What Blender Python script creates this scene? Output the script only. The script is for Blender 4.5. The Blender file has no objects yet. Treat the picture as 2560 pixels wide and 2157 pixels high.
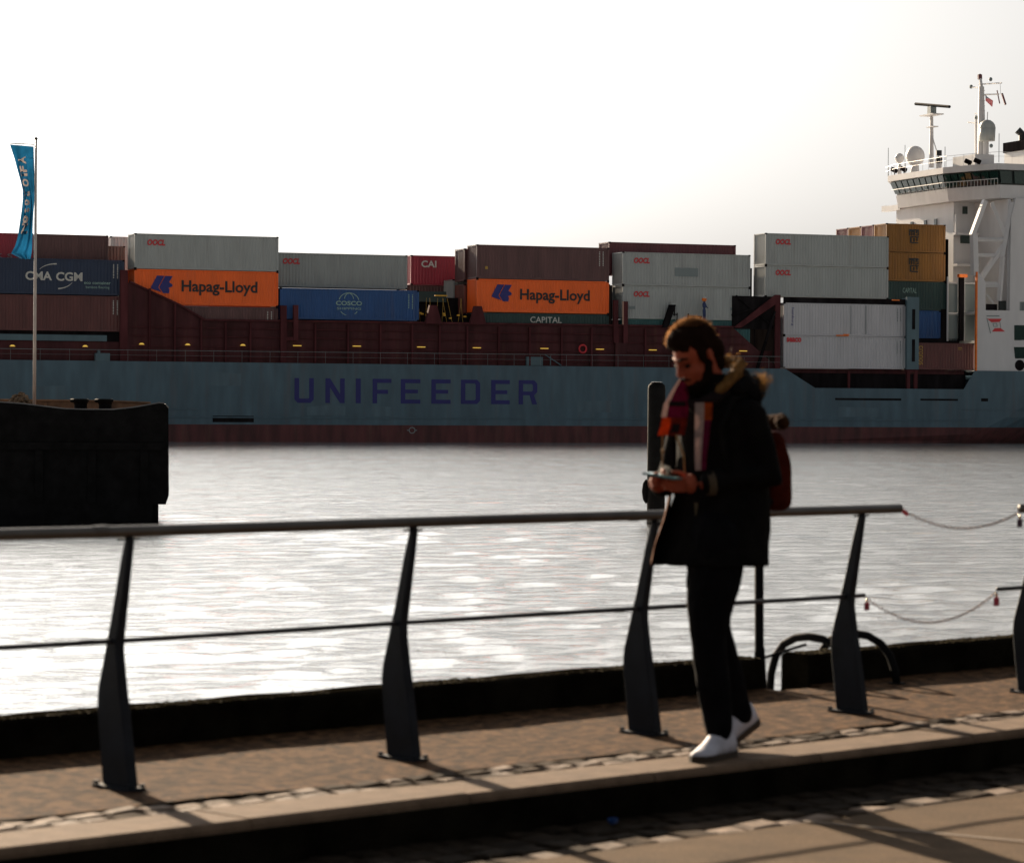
import bpy, bmesh, math, random
import numpy as np
from mathutils import Vector, Matrix, noise

# ------------------------------------------------------------------ camera, sky, sun, exposure
S = bpy.context.scene
COL = S.collection
FPX, CXP, CYP = 7457.0, 1280.0, 1078.5           # focal length and centre, in photograph pixels
CAMZ = 1.387                                      # eye height over the walkway
PITCH, ROLL = math.atan(54 / 7457), 0.006
_F = Vector((0, math.cos(PITCH), -math.sin(PITCH)))
_U = Vector((0, math.sin(PITCH), math.cos(PITCH)))
_R = Vector((1, 0, 0))
CX_ = math.cos(ROLL) * _R + math.sin(ROLL) * _U
CY_ = -math.sin(ROLL) * _R + math.cos(ROLL) * _U
CZ_ = -_F
CPOS = Vector((0, 0, CAMZ))
cam = bpy.data.cameras.new('camera')
cam_o = bpy.data.objects.new('camera', cam)
COL.objects.link(cam_o)
cam_o.matrix_world = Matrix(((CX_.x, CY_.x, CZ_.x, 0), (CX_.y, CY_.y, CZ_.y, 0), (CX_.z, CY_.z, CZ_.z, CAMZ), (0, 0, 0, 1)))
cam.sensor_width = 36.0
cam.sensor_fit = 'HORIZONTAL'
cam.lens = 36.0 * FPX / 2560.0
cam.clip_start, cam.clip_end = 0.1, 20000.0
cam.dof.use_dof = True
cam.dof.focus_distance = 240.0
cam.dof.aperture_fstop = 6.8
S.camera = cam_o

SUN_EL, SUN_AZ = math.radians(17.5), math.radians(-24.0)     # azimuth from +Y, negative = to the left
w = bpy.data.worlds.new('World')
S.world = w
w.use_nodes = True
nt = w.node_tree
nt.nodes.clear()
sky = nt.nodes.new('ShaderNodeTexSky')
sky.sky_type = 'NISHITA'
sky.sun_disc = False
sky.sun_elevation = SUN_EL
sky.sun_rotation = SUN_AZ
sky.altitude = 0
sky.air_density = 1.0
sky.dust_density = 6.0
sky.ozone_density = 1.0
hs = nt.nodes.new('ShaderNodeHueSaturation')
hs.inputs['Saturation'].default_value = 0.18
bg = nt.nodes.new('ShaderNodeBackground')
bg.inputs['Strength'].default_value = 0.05
wo = nt.nodes.new('ShaderNodeOutputWorld')
nt.links.new(sky.outputs[0], hs.inputs['Color'])
gm = nt.nodes.new('ShaderNodeGamma')              # thick bright haze: evens the sky out all round
gm.inputs['Gamma'].default_value = 0.8
nt.links.new(hs.outputs[0], gm.inputs['Color'])
nt.links.new(gm.outputs[0], bg.inputs['Color'])
nt.links.new(bg.outputs[0], wo.inputs['Surface'])

sun = bpy.data.lights.new('sun', 'SUN')
sun.energy = 5.0
sun.angle = math.radians(0.6)
sun.color = (1.0, 0.80, 0.58)
sun_o = bpy.data.objects.new('sun', sun)
COL.objects.link(sun_o)
sdir = Vector((math.sin(SUN_AZ) * math.cos(SUN_EL), math.cos(SUN_AZ) * math.cos(SUN_EL), math.sin(SUN_EL)))
sun_o.rotation_euler = sdir.to_track_quat('Z', 'Y').to_euler()
sun_o.location = (-20, 40, 30)

S.view_settings.view_transform = 'Standard'
S.view_settings.look = 'None'
S.view_settings.exposure = 1.52
S.view_settings.gamma = 1.0
S.view_settings.use_curve_mapping = False

rng = random.Random(11)

# ------------------------------------------------------------------ measuring helpers (photo point -> place)
def ray(px, py):
    return (px - CXP) / FPX * CX_ - (py - CYP) / FPX * CY_ - CZ_
def on_z(px, py, z):
    d = ray(px, py); return CPOS + d * ((z - CAMZ) / d.z)
def at_y(px, py, y):
    d = ray(px, py); return CPOS + d * (y / d.y)
TH = math.radians(20.5)
ZW = -1.367                                       # water level (walkway = 0)
SO = Vector((0, 254.6, ZW))
DS = Vector((math.cos(TH), math.sin(TH), 0)); DT = Vector((-math.sin(TH), math.cos(TH), 0))
def ship_t(px, py, t):                            # on the plane parallel to the ship's side
    d = ray(px, py); k = (t - DT.dot(CPOS - SO)) / DT.dot(d); P = CPOS + d * k - SO
    return DS.dot(P), P.z
def ship_s(px, py, s):                            # on a plane across the ship
    d = ray(px, py); k = (s - DS.dot(CPOS - SO)) / DS.dot(d); P = CPOS + d * k - SO
    return DT.dot(P), P.z
QA = Vector((0.719, 0.695, 0)); QN = Vector((0.695, -0.719, 0)); Q0 = Vector((0.5812, 12.8033, 0))
def q(a, b, z=0.0):                               # quay frame: a along, b towards the road
    return Q0 + QA * a + QN * b + Vector((0, 0, z))
QROT = math.atan2(0.695, 0.719)

# ------------------------------------------------------------------ materials
def mat(name, col, rough=0.6, var=0.12, scale=3.0, metal=0.0, bump=0.0, bscale=40.0, stretch=(1, 1, 1), coat=0.0,
        col2=None, lo=0.35, hi=0.7, spec=0.5, trans=0.0, speck=0.0, sscale=150.0, rust=0.0):
    m = bpy.data.materials.new(name)
    m.use_nodes = True
    n = m.node_tree
    p = n.nodes['Principled BSDF']
    p.inputs['Roughness'].default_value = rough
    p.inputs['Metallic'].default_value = metal
    p.inputs['Specular IOR Level'].default_value = spec
    if coat: p.inputs['Coat Weight'].default_value = coat
    tc = n.nodes.new('ShaderNodeTexCoord')
    mp = n.nodes.new('ShaderNodeMapping')
    mp.inputs['Scale'].default_value = stretch
    n.links.new(tc.outputs['Object'], mp.inputs['Vector'])
    oi = n.nodes.new('ShaderNodeObjectInfo')
    nz = n.nodes.new('ShaderNodeTexNoise')
    nz.noise_dimensions = '4D'
    nz.inputs['Scale'].default_value = scale
    nz.inputs['Detail'].default_value = 6
    n.links.new(mp.outputs[0], nz.inputs['Vector'])
    mul = n.nodes.new('ShaderNodeMath'); mul.operation = 'MULTIPLY'; mul.inputs[1].default_value = 40
    n.links.new(oi.outputs['Random'], mul.inputs[0]); n.links.new(mul.outputs[0], nz.inputs['W'])
    rp = n.nodes.new('ShaderNodeValToRGB')
    a = col2 if col2 else tuple(c * (1 - var * 1.6) for c in col)
    b = col if col2 else tuple(min(1, c * (1 + var)) for c in col)
    rp.color_ramp.elements[0].position = lo; rp.color_ramp.elements[1].position = hi
    rp.color_ramp.elements[0].color = (*a, 1); rp.color_ramp.elements[1].color = (*b, 1)
    n.links.new(nz.outputs['Fac'], rp.inputs['Fac'])
    colout = rp.outputs['Color']
    def blend(fac, a, bcol, mode='MIX'):
        mx_ = n.nodes.new('ShaderNodeMix'); mx_.data_type = 'RGBA'; mx_.blend_type = mode
        n.links.new(fac, mx_.inputs[0]); n.links.new(a, mx_.inputs[6]); mx_.inputs[7].default_value = (*bcol, 1); return mx_.outputs[2]
    if speck:                                     # gritty light and dark grains
        for sc_, tgt, lo_, hi_ in ((sscale, 0.25, .56, .70), (sscale * .6, 2.3, .62, .74)):
            s2 = n.nodes.new('ShaderNodeTexNoise'); s2.inputs['Scale'].default_value = sc_; s2.inputs['Detail'].default_value = 2
            n.links.new(tc.outputs['Object'], s2.inputs['Vector'])
            mr = n.nodes.new('ShaderNodeMapRange'); mr.inputs[1].default_value = lo_; mr.inputs[2].default_value = hi_; mr.inputs[4].default_value = speck
            n.links.new(s2.outputs['Fac'], mr.inputs[0]); colout = blend(mr.outputs[0], colout, tuple(min(1, c * tgt) for c in col))
    if rust:                                      # rust and grime runs
        mp2 = n.nodes.new('ShaderNodeMapping'); mp2.inputs['Scale'].default_value = (1.6, 1.6, 0.10); n.links.new(tc.outputs['Object'], mp2.inputs['Vector'])
        s2 = n.nodes.new('ShaderNodeTexNoise'); s2.noise_dimensions = '4D'; s2.inputs['Scale'].default_value = 1.0; s2.inputs['Detail'].default_value = 8; s2.inputs['Roughness'].default_value = .65
        n.links.new(mp2.outputs[0], s2.inputs['Vector']); n.links.new(mul.outputs[0], s2.inputs['W'])
        mr = n.nodes.new('ShaderNodeMapRange'); mr.inputs[1].default_value = .54; mr.inputs[2].default_value = .78; mr.inputs[4].default_value = rust
        n.links.new(s2.outputs['Fac'], mr.inputs[0]); colout = blend(mr.outputs[0], colout, (0.11, 0.06, 0.04))
    n.links.new(colout, p.inputs['Base Color'])
    if bump:
        b2 = n.nodes.new('ShaderNodeTexNoise'); b2.inputs['Scale'].default_value = bscale; b2.inputs['Detail'].default_value = 4
        n.links.new(tc.outputs['Object'], b2.inputs['Vector'])
        bn = n.nodes.new('ShaderNodeBump'); bn.inputs['Strength'].default_value = bump; bn.inputs['Distance'].default_value = 0.01
        n.links.new(b2.outputs['Fac'], bn.inputs['Height']); n.links.new(bn.outputs[0], p.inputs['Normal'])
    if trans:
        tl = n.nodes.new('ShaderNodeBsdfTranslucent'); mx = n.nodes.new('ShaderNodeMixShader')
        mx.inputs[0].default_value = trans
        n.links.new(rp.outputs['Color'], tl.inputs['Color'])
        n.links.new(p.outputs[0], mx.inputs[1]); n.links.new(tl.outputs[0], mx.inputs[2])
        n.links.new(mx.outputs[0], n.nodes['Material Output'].inputs['Surface'])
    return m

VS = (1, 1, 0.22)                                  # streaks running down
def paint(name, col, var=0.10, rough=0.45, **k):
    return mat(name, tuple(c * 0.72 for c in col), rough, var, 1.3, stretch=VS, **k)
M = {}
M['hull'] = paint('hull_paint', (0.086, 0.162, 0.212), 0.14, 0.5, rust=.42)
M['hull_touchup'] = paint('hull_touchup', (0.105, 0.185, 0.235), 0.14, 0.5, rust=.3)
M['boot'] = paint('antifouling_red', (0.13, 0.032, 0.032), 0.3, 0.7, rust=.6)
M['coaming'] = paint('oxide_red_steel', (0.098, 0.030, 0.034), 0.25, 0.75, rust=.5, spec=.2)
M['coaming2'] = paint('oxide_red_steel_edges', (0.13, 0.040, 0.045), 0.22, 0.85, spec=.08)
M['dark'] = paint('dark_steel', (0.024, 0.021, 0.023), 0.3, 0.9, spec=0.0)
M['navy_letter'] = paint('navy_lettering', (0.013, 0.013, 0.19), 0.08)
M['white'] = paint('ship_white', (0.80, 0.80, 0.82), 0.04, 0.45)
M['shipgrey'] = paint('ship_grey_blue', (0.10, 0.18, 0.22), 0.1)
M['c_grey'] = paint('container_grey', (0.44, 0.475, 0.465), 0.06, rust=.35)
M['c_pale'] = paint('container_pale_grey', (0.50, 0.535, 0.53), 0.06, rust=.3)
M['c_white'] = paint('container_white', (0.68, 0.68, 0.72), 0.05, rust=.22)
M['c_brown'] = paint('container_brown', (0.165, 0.072, 0.072), 0.15)
M['c_brick'] = paint('container_brick', (0.24, 0.075, 0.055), 0.15)
M['c_rust'] = paint('container_rust_red', (0.16, 0.045, 0.042), 0.15)
M['c_orange'] = paint('container_orange', (1.3, 0.195, 0.012), 0.05, rust=.3)
M['c_blue'] = paint('container_blue', (0.012, 0.10, 0.33), 0.08, rust=.3)
M['c_navy'] = paint('container_navy', (0.020, 0.042, 0.10), 0.1)
M['c_red'] = paint('container_red', (0.42, 0.028, 0.062), 0.08)
M['c_maroon'] = paint('container_maroon', (0.20, 0.05, 0.062), 0.1)
M['c_yellow'] = paint('container_yellow', (0.38, 0.16, 0.018), 0.1, rust=.4)
M['c_green'] = paint('container_green', (0.02, 0.065, 0.062), 0.1)
M['c_teal'] = paint('container_teal', (0.025, 0.14, 0.15), 0.1)
M['l_white'] = paint('lettering_white', (0.72, 0.72, 0.68), 0.03)
M['l_red'] = paint('lettering_red', (0.75, 0.035, 0.05), 0.03)
M['l_black'] = paint('lettering_black', (0.015, 0.018, 0.02), 0.03)
M['l_blue'] = paint('lettering_blue', (0.02, 0.025, 0.24), 0.03)
M['l_yellow'] = paint('lettering_yellow', (0.6, 0.36, 0.06), 0.03)
M['l_cyan'] = paint('lettering_pale_green', (0.35, 0.55, 0.50), 0.03)
M['patch'] = paint('repair_patch_grey', (0.27, 0.33, 0.34), 0.06)
M['glass'] = mat('bridge_glass', (0.012, 0.035, 0.03), 0.05, 0.05, spec=0.9)
M['frame_dark'] = mat('window_frame_dark', (0.012, 0.02, 0.02), 0.5)
M['yellow'] = mat('yellow_paint', (0.75, 0.42, 0.03), 0.5)
M['orange'] = mat('orange_paint', (0.9, 0.2, 0.02), 0.5)
M['black_iron'] = mat('black_tarred_steel', (0.006, 0.006, 0.0065), 0.85, 0.3, 4, spec=0.08)
M['rusty'] = mat('rusty_plate', (0.24, 0.13, 0.07), 0.8, 0.3, 2.5)
M['rim_steel'] = mat('worn_edge_steel', (0.20, 0.19, 0.18), 0.4, 0.2)
M['gravel_b'] = mat('gravel_brown', (0.17, 0.12, 0.075), 0.9, 0.4, 6)
M['pole'] = mat('pole_aluminium', (0.42, 0.38, 0.36), 0.4, 0.1)
M['flag'] = mat('flag_cloth_blue', (0.008, 0.085, 0.19), 0.8, 0.3, 2.2, trans=0.3, spec=0.1)
M['flag_letter'] = mat('flag_lettering', (0.92, 0.72, 0.62), 0.8, 0.05, trans=0.0, spec=0.1)
M['post'] = mat('post_paint_graphite', (0.0085, 0.012, 0.018), 0.65, 0.25, 8, bump=0.15, bscale=120, spec=.2)
M['rail'] = mat('handrail_steel', (0.10, 0.092, 0.085), 0.4, 0.15, 6, metal=0.6)
M['thin_rail'] = mat('lower_rail_steel', (0.02, 0.021, 0.026), 0.5, 0.15, 6, metal=0.3)
M['chain'] = mat('chain_rusty', (0.16, 0.085, 0.065), 0.5, 0.3, 30, metal=0.5)
M['lock_dark'] = mat('padlock_dark', (0.05, 0.02, 0.05), 0.4)
M['lock_red'] = mat('padlock_red', (0.35, 0.02, 0.05), 0.4)
M['brass'] = mat('padlock_brass', (0.4, 0.3, 0.18), 0.35, metal=0.7)
M['tape'] = mat('red_tape', (0.6, 0.02, 0.04), 0.5)
M['asphalt_walk'] = mat('walkway_asphalt', (0.092, 0.050, 0.025), 0.95, 0.48, 17, bump=1.0, bscale=140, lo=0.38, hi=0.64, spec=0.05, speck=1.0, sscale=34)
M['asphalt_road'] = mat('road_asphalt', (0.104, 0.066, 0.036), 0.95, 0.14, 5, bump=0.6, bscale=300, spec=0.1, speck=.6, sscale=110)
M['kerb'] = mat('kerb_granite', (0.155, 0.105, 0.070), 0.9, 0.16, 10, bump=0.4, bscale=160, spec=0.1, speck=.5, sscale=160)
M['sett_a'] = mat('sett_granite_pale', (0.21, 0.148, 0.106), 0.85, 0.2, 16, bump=0.6, bscale=90, spec=0.3)
M['sett_b'] = mat('sett_granite_brown', (0.15, 0.102, 0.07), 0.85, 0.25, 16, bump=0.6, bscale=90, spec=0.3)
M['sett_kerb_shadow'] = mat('sett_kerb_shadow', (0.022, 0.016, 0.011), 0.95, 0.35, 16, bump=0.6, bscale=90, spec=0.05)  # near-black: the kerb's cast shadow painted into the stones
M['sett_mid'] = mat('sett_mid_tone', (0.06, 0.043, 0.03), 0.95, 0.35, 12, bump=0.6, bscale=90, spec=0.05)  # mid tone; in the gutter a paler step of the painted shadow
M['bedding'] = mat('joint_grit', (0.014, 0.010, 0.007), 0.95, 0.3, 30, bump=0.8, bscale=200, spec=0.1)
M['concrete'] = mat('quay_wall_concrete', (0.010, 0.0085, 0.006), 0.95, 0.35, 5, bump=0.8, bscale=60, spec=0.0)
M['moss'] = mat('moss_olive', (0.06, 0.042, 0.008), 0.95, 0.45, 14, spec=0.1, trans=0.25)
M['line'] = mat('faded_road_line', (0.18, 0.135, 0.10), 0.85, 0.2, 10)
M['litter'] = mat('blue_wrapper', (0.012, 0.06, 0.22), 0.5)

# ------------------------------------------------------------------ mesh helpers
class MB:
    def __init__(s): s.v = []; s.f = []; s.mi = []; s.cur = 0
    def _add(s, vs, fs):
        o = len(s.v); s.v += [tuple(p) for p in vs]; s.f += [tuple(i + o for i in f) for f in fs]; s.mi += [s.cur] * len(fs)
    def box(s, x0, x1, y0, y1, z0, z1):
        s._add([(x0, y0, z0), (x1, y0, z0), (x1, y1, z0), (x0, y1, z0), (x0, y0, z1), (x1, y0, z1), (x1, y1, z1), (x0, y1, z1)],
               [(0, 3, 2, 1), (4, 5, 6, 7), (0, 1, 5, 4), (1, 2, 6, 5), (2, 3, 7, 6), (3, 0, 4, 7)]); return s
    def tube(s, pts, r, n=8, caps=True):
        pts = [Vector(p) for p in pts]; rs = r if isinstance(r, (list, tuple)) else [r] * len(pts)
        up = Vector((0.13, 0.21, 0.97)); rings = []; prev = None
        for i, p in enumerate(pts):
            t = (pts[min(i + 1, len(pts) - 1)] - pts[max(i - 1, 0)])
            t = t.normalized() if t.length > 1e-9 else Vector((0, 0, 1))
            if prev is None:
                a = t.cross(up)
                if a.length < 0.2: a = t.cross(Vector((1, 0, 0)))
            else: a = prev - t * prev.dot(t)
            a.normalize(); b = t.cross(a); prev = a
            rings.append([p + (a * math.cos(2 * math.pi * k / n) + b * math.sin(2 * math.pi * k / n)) * rs[i] for k in range(n)])
        vs = [v for rg in rings for v in rg]; fs = []
        for i in range(len(pts) - 1):
            for k in range(n):
                k2 = (k + 1) % n; fs.append((i * n + k, i * n + k2, (i + 1) * n + k2, (i + 1) * n + k))
        if caps: fs += [tuple(range(n - 1, -1, -1)), tuple((len(pts) - 1) * n + k for k in range(n))]
        s._add(vs, fs); return s
    def prism(s, poly, h0, h1, axis='y'):         # poly in the two other axes
        n = len(poly)
        def P(u, v, h): return (u, h, v) if axis == 'y' else ((h, u, v) if axis == 'x' else (u, v, h))
        vs = [P(u, v, h0) for u, v in poly] + [P(u, v, h1) for u, v in poly]
        fs = [tuple(range(n)), tuple(range(2 * n - 1, n - 1, -1))]
        for i in range(n):
            j = (i + 1) % n; fs.append((i, i + n, j + n, j))
        s._add(vs, fs); return s
    def ell(s, c, r, nu=14, nv=9, rot=None):
        c = Vector(c); vs = []; fs = []
        for j in range(nv + 1):
            th = math.pi * j / nv
            for i in range(nu):
                ph = 2 * math.pi * i / nu
                p = Vector((r[0] * math.sin(th) * math.cos(ph), r[1] * math.sin(th) * math.sin(ph), r[2] * math.cos(th)))
                if rot: p = rot @ p
                vs.append(c + p)
        for j in range(nv):
            for i in range(nu):
                i2 = (i + 1) % nu; fs.append((j * nu + i, j * nu + i2, (j + 1) * nu + i2, (j + 1) * nu + i))
        s._add(vs, fs); return s
    def loft(s, rings, caps=True):
        n = len(rings[0]); vs = [p for rg in rings for p in rg]; fs = []
        for i in range(len(rings) - 1):
            for k in range(n):
                k2 = (k + 1) % n; fs.append((i * n + k, i * n + k2, (i + 1) * n + k2, (i + 1) * n + k))
        if caps: fs += [tuple(range(n - 1, -1, -1)), tuple((len(rings) - 1) * n + k for k in range(n))]
        s._add(vs, fs); return s
    def quad(s, a, b, c, d): s._add([a, b, c, d], [(0, 1, 2, 3)]); return s
    def mesh(s, name, smooth=False, normals=True):
        me = bpy.data.meshes.new(name); me.from_pydata(s.v, [], s.f)
        if normals:
            bm = bmesh.new(); bm.from_mesh(me)
            if smooth: bmesh.ops.remove_doubles(bm, verts=bm.verts, dist=1e-6)
            bmesh.ops.recalc_face_normals(bm, faces=bm.faces); bm.to_mesh(me); bm.free()
        if smooth: me.polygons.foreach_set('use_smooth', [True] * len(me.polygons))
        me.update(); return me
    def build(s, name, m, parent=None, smooth=False, normals=True):
        return link(name, s.mesh(name, smooth, normals), m, parent)
def link(name, me, m, parent=None, objslot=False):
    o = bpy.data.objects.new(name, me); COL.objects.link(o)
    if m is not None:
        if objslot:
            if not me.materials: me.materials.append(None)
            o.material_slots[0].link = 'OBJECT'; o.material_slots[0].material = m
        elif not me.materials: me.materials.append(m)
        elif me.materials[0] is not m:
            o.material_slots[0].link = 'OBJECT'; o.material_slots[0].material = m
    if parent: o.parent = parent
    return o
def tag(o, label=None, cat=None, group=None, kind=None):
    if label: o['label'] = label
    if cat: o['category'] = cat
    if group: o['group'] = group
    if kind: o['kind'] = kind
    return o
def thing(name, loc, rz, label, cat, group=None):
    o = bpy.data.objects.new(name, None); COL.objects.link(o)
    o.location = loc; o.rotation_euler = (0, 0, rz); o.empty_display_size = 0.2
    return tag(o, label, cat, group)
_tc = {}
def text_mesh(body, bold=0.0, ital=0.0):
    k = (body, bold, ital)
    if k in _tc: return _tc[k]
    c = bpy.data.curves.new('lettering', 'FONT'); c.body = body; c.size = 1; c.offset = bold; c.shear = ital; c.resolution_u = 3
    o = bpy.data.objects.new('lettering', c); COL.objects.link(o)
    dg = bpy.context.evaluated_depsgraph_get()
    me = bpy.data.meshes.new_from_object(o.evaluated_get(dg))
    bpy.data.objects.remove(o); bpy.data.curves.remove(c)
    v = np.empty(len(me.vertices) * 3); me.vertices.foreach_get('co', v); v = v.reshape(-1, 3)
    fs = [tuple(p.vertices) for p in me.polygons]; bpy.data.meshes.remove(me)
    _tc[k] = (v, fs); return _tc[k]
def lettering(body, x0, x1, z0, z1, y, m, parent, bold=0.02, ital=0.0, name='lettering', turn=0):
    """flat print on an upright face (x along, z up), fitted into the box"""
    v, fs = text_mesh(body, bold, ital)
    v = v.copy()
    if turn: v = np.stack([-v[:, 1], v[:, 0], v[:, 2]], 1) if turn > 0 else np.stack([v[:, 1], -v[:, 0], v[:, 2]], 1)
    mn, mx = v[:, :2].min(0), v[:, :2].max(0)
    u = (v[:, :2] - mn) / (mx - mn)
    me = bpy.data.meshes.new(name)
    me.from_pydata([(x0 + a * (x1 - x0), y, z0 + b * (z1 - z0)) for a, b in u], [], fs); me.update()
    return link(name, me, m, parent)
def flat(polys, y, m, parent, name):              # flat print from outlines in (x, z)
    b = MB()
    for p in polys: b._add([(u, y, v) for u, v in p], [tuple(range(len(p)))])
    return b.build(name, m, parent, normals=False)
def arc(cx, cz, rx, rz, a0, a1, w0, w1, n=14):
    """a stroke along an arc, thickness tapering from w0 to w1, as one outline"""
    out, inn = [], []
    for i in range(n + 1):
        t = i / n; a = math.radians(a0 + (a1 - a0) * t); wd = (w0 + (w1 - w0) * t) / 2
        out.append((cx + (rx + wd) * math.cos(a), cz + (rz + wd) * math.sin(a))); inn.append((cx + (rx - wd) * math.cos(a), cz + (rz - wd) * math.sin(a)))
    return [[out[i], out[i + 1], inn[i + 1], inn[i]] for i in range(n)]
# ------------------------------------------------------------------ water
def build_water():
    u = np.concatenate([[-60, -20, -6, -2.5, -1.6, -1.2], np.linspace(-1, 1, 300), [1.2, 1.6, 2.5, 6, 20, 60]])
    d = np.concatenate([[-60, -5, 8, 12.0], np.geomspace(13.0, 275.0, 1000), [300, 360, 500, 900, 2000, 6000, 15000]])
    Y, Uu = np.meshgrid(d, u, indexing='ij')
    half = 0.19 * np.clip(Y, 10, 300) + 4.0
    X = Uu * half
    r = np.random.RandomState(5)
    Z = np.zeros_like(X)
    dy = np.maximum(np.gradient(d), 0.02)[:, None]
    for i in range(42):
        lam = 0.18 * (11 ** r.rand())
        ang = r.normal(-0.35, 0.75)                # travelling roughly across the river
        kx, ky = math.sin(ang) * 2 * math.pi / lam, math.cos(ang) * 2 * math.pi / lam
        amp = 0.0030 * lam ** 0.75
        keep = np.clip(1.6 - 4.5 * dy / lam, 0, 1) * np.clip(1.6 - 4.5 * (half / 150) / lam, 0, 1)
        Z += keep * amp * np.sin(kx * X + ky * Y + r.rand() * 6.28)
    # calmer and rougher patches
    pt = 0.85 + 0.22 * np.sin(X * 0.11 + 1.3 * np.sin(Y * 0.06)) * np.sin(Y * 0.17 + 0.8 * np.sin(X * 0.09))
    Z *= pt
    Z[(Y < 13) | (Y > 276)] = 0
    Z[:, :6] = 0; Z[:, -6:] = 0
    co = np.stack([X, Y, Z + ZW], -1).reshape(-1, 3)
    nr, nc = X.shape
    idx = np.arange(nr * nc).reshape(nr, nc)
    fa = np.stack([idx[:-1, :-1], idx[:-1, 1:], idx[1:, 1:], idx[1:, :-1]], -1).reshape(-1, 4)
    me = bpy.data.meshes.new('water')
    me.vertices.add(len(co)); me.vertices.foreach_set('co', co.ravel())
    me.loops.add(fa.size); me.loops.foreach_set('vertex_index', fa.ravel().astype(np.int32))
    me.polygons.add(len(fa)); me.polygons.foreach_set('loop_start', np.arange(0, fa.size, 4, dtype=np.int32))
    me.polygons.foreach_set('loop_total', np.full(len(fa), 4, dtype=np.int32))
    me.polygons.foreach_set('use_smooth', np.ones(len(fa), dtype=bool))
    me.update(calc_edges=True)
    m = bpy.data.materials.new('river_water'); m.use_nodes = True
    n = m.node_tree; p = n.nodes['Principled BSDF']
    p.inputs['Base Color'].default_value = (0.80, 0.80, 0.77, 1)
    p.inputs['Roughness'].default_value = 0.05
    p.inputs['Metallic'].default_value = 0.85
    p.inputs['IOR'].default_value = 1.8
    tc = n.nodes.new('ShaderNodeTexCoord'); mp = n.nodes.new('ShaderNodeMapping'); mp.inputs['Scale'].default_value = (0.6, 1.6, 1)
    n.links.new(tc.outputs['Object'], mp.inputs['Vector'])
    nz = n.nodes.new('ShaderNodeTexNoise'); nz.inputs['Scale'].default_value = 5.5; nz.inputs['Detail'].default_value = 6; nz.inputs['Roughness'].default_value = 0.6
    n.links.new(mp.outputs[0], nz.inputs['Vector'])
    bn = n.nodes.new('ShaderNodeBump'); bn.inputs['Strength'].default_value = 0.6; bn.inputs['Distance'].default_value = 0.07
    mp2 = n.nodes.new('ShaderNodeMapping'); mp2.inputs['Scale'].default_value = (0.28, 1.0, 1)
    n.links.new(tc.outputs['Object'], mp2.inputs['Vector'])
    n2 = n.nodes.new('ShaderNodeTexNoise'); n2.inputs['Scale'].default_value = 0.75; n2.inputs['Detail'].default_value = 6; n2.inputs['Roughness'].default_value = 0.62
    n.links.new(mp2.outputs[0], n2.inputs['Vector'])
    ad = n.nodes.new('ShaderNodeMath'); ad.operation = 'MULTIPLY_ADD'; ad.inputs[1].default_value = 1.9
    n.links.new(n2.outputs['Fac'], ad.inputs[0]); n.links.new(nz.outputs['Fac'], ad.inputs[2]); n.links.new(ad.outputs[0], bn.inputs['Height']); n.links.new(bn.outputs[0], p.inputs['Normal'])
    o = link('water', me, m); tag(o, kind='structure')
build_water()

# ------------------------------------------------------------------ quay: walkway, kerb, gutter, road
def qempty(name, kind='structure'):
    o = bpy.data.objects.new(name, None); COL.objects.link(o); o.location = Q0; o.rotation_euler = (0, 0, QROT); o['kind'] = kind; return o
# quay-local axes: x along the edge, y = -b (towards the water)
def qmesh(mb, name, m, parent=None, smooth=False):
    o = mb.build(name, m, parent, smooth)
    if not parent: o.location = Q0; o.rotation_euler = (0, 0, QROT)
    return o
A0, A1 = -14.0, 16.0
GAP = (1.95, 2.29)
b = MB()                                           # the quay body under everything
b.box(A0, GAP[0], -0.985, 1.215, -4.0, -0.034).box(GAP[1], A1, -0.985, 1.215, -4.0, -0.034).box(GAP[0], GAP[1], -0.985, 0.93, -4.0, -0.034)  # front set proud of the kerb: its face's shade as near-black colour
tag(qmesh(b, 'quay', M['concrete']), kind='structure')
b = MB()
g = []
def sheet(mb, x0, x1, y0, y1, z, amp, n=0.12, lip=0.06):
    nx = max(2, int((x1 - x0) / n)); ny = max(2, int((y1 - y0) / n)); o = len(mb.v)
    for j in range(ny + 1):
        for i in range(nx + 1):
            x = x0 + (x1 - x0) * i / nx; y = y0 + (y1 - y0) * j / ny
            mb.v.append((x, y, z + amp * noise.noise(Vector((x * 2.1, y * 2.1, 3.3)))))
    for j in range(ny):
        for i in range(nx):
            k = o + j * (nx + 1) + i; mb.f.append((k, k + 1, k + nx + 2, k + nx + 1)); mb.mi.append(0)
sheet(b, A0, GAP[0], -0.43, 1.05, 0.0, 0.006); sheet(b, GAP[0], GAP[1], -0.43, 0.93, 0.0, 0.006); sheet(b, GAP[1], A1, -0.43, 1.05, 0.0, 0.006)
tag(qmesh(b, 'walkway', M['asphalt_walk'], smooth=True), kind='structure')
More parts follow.
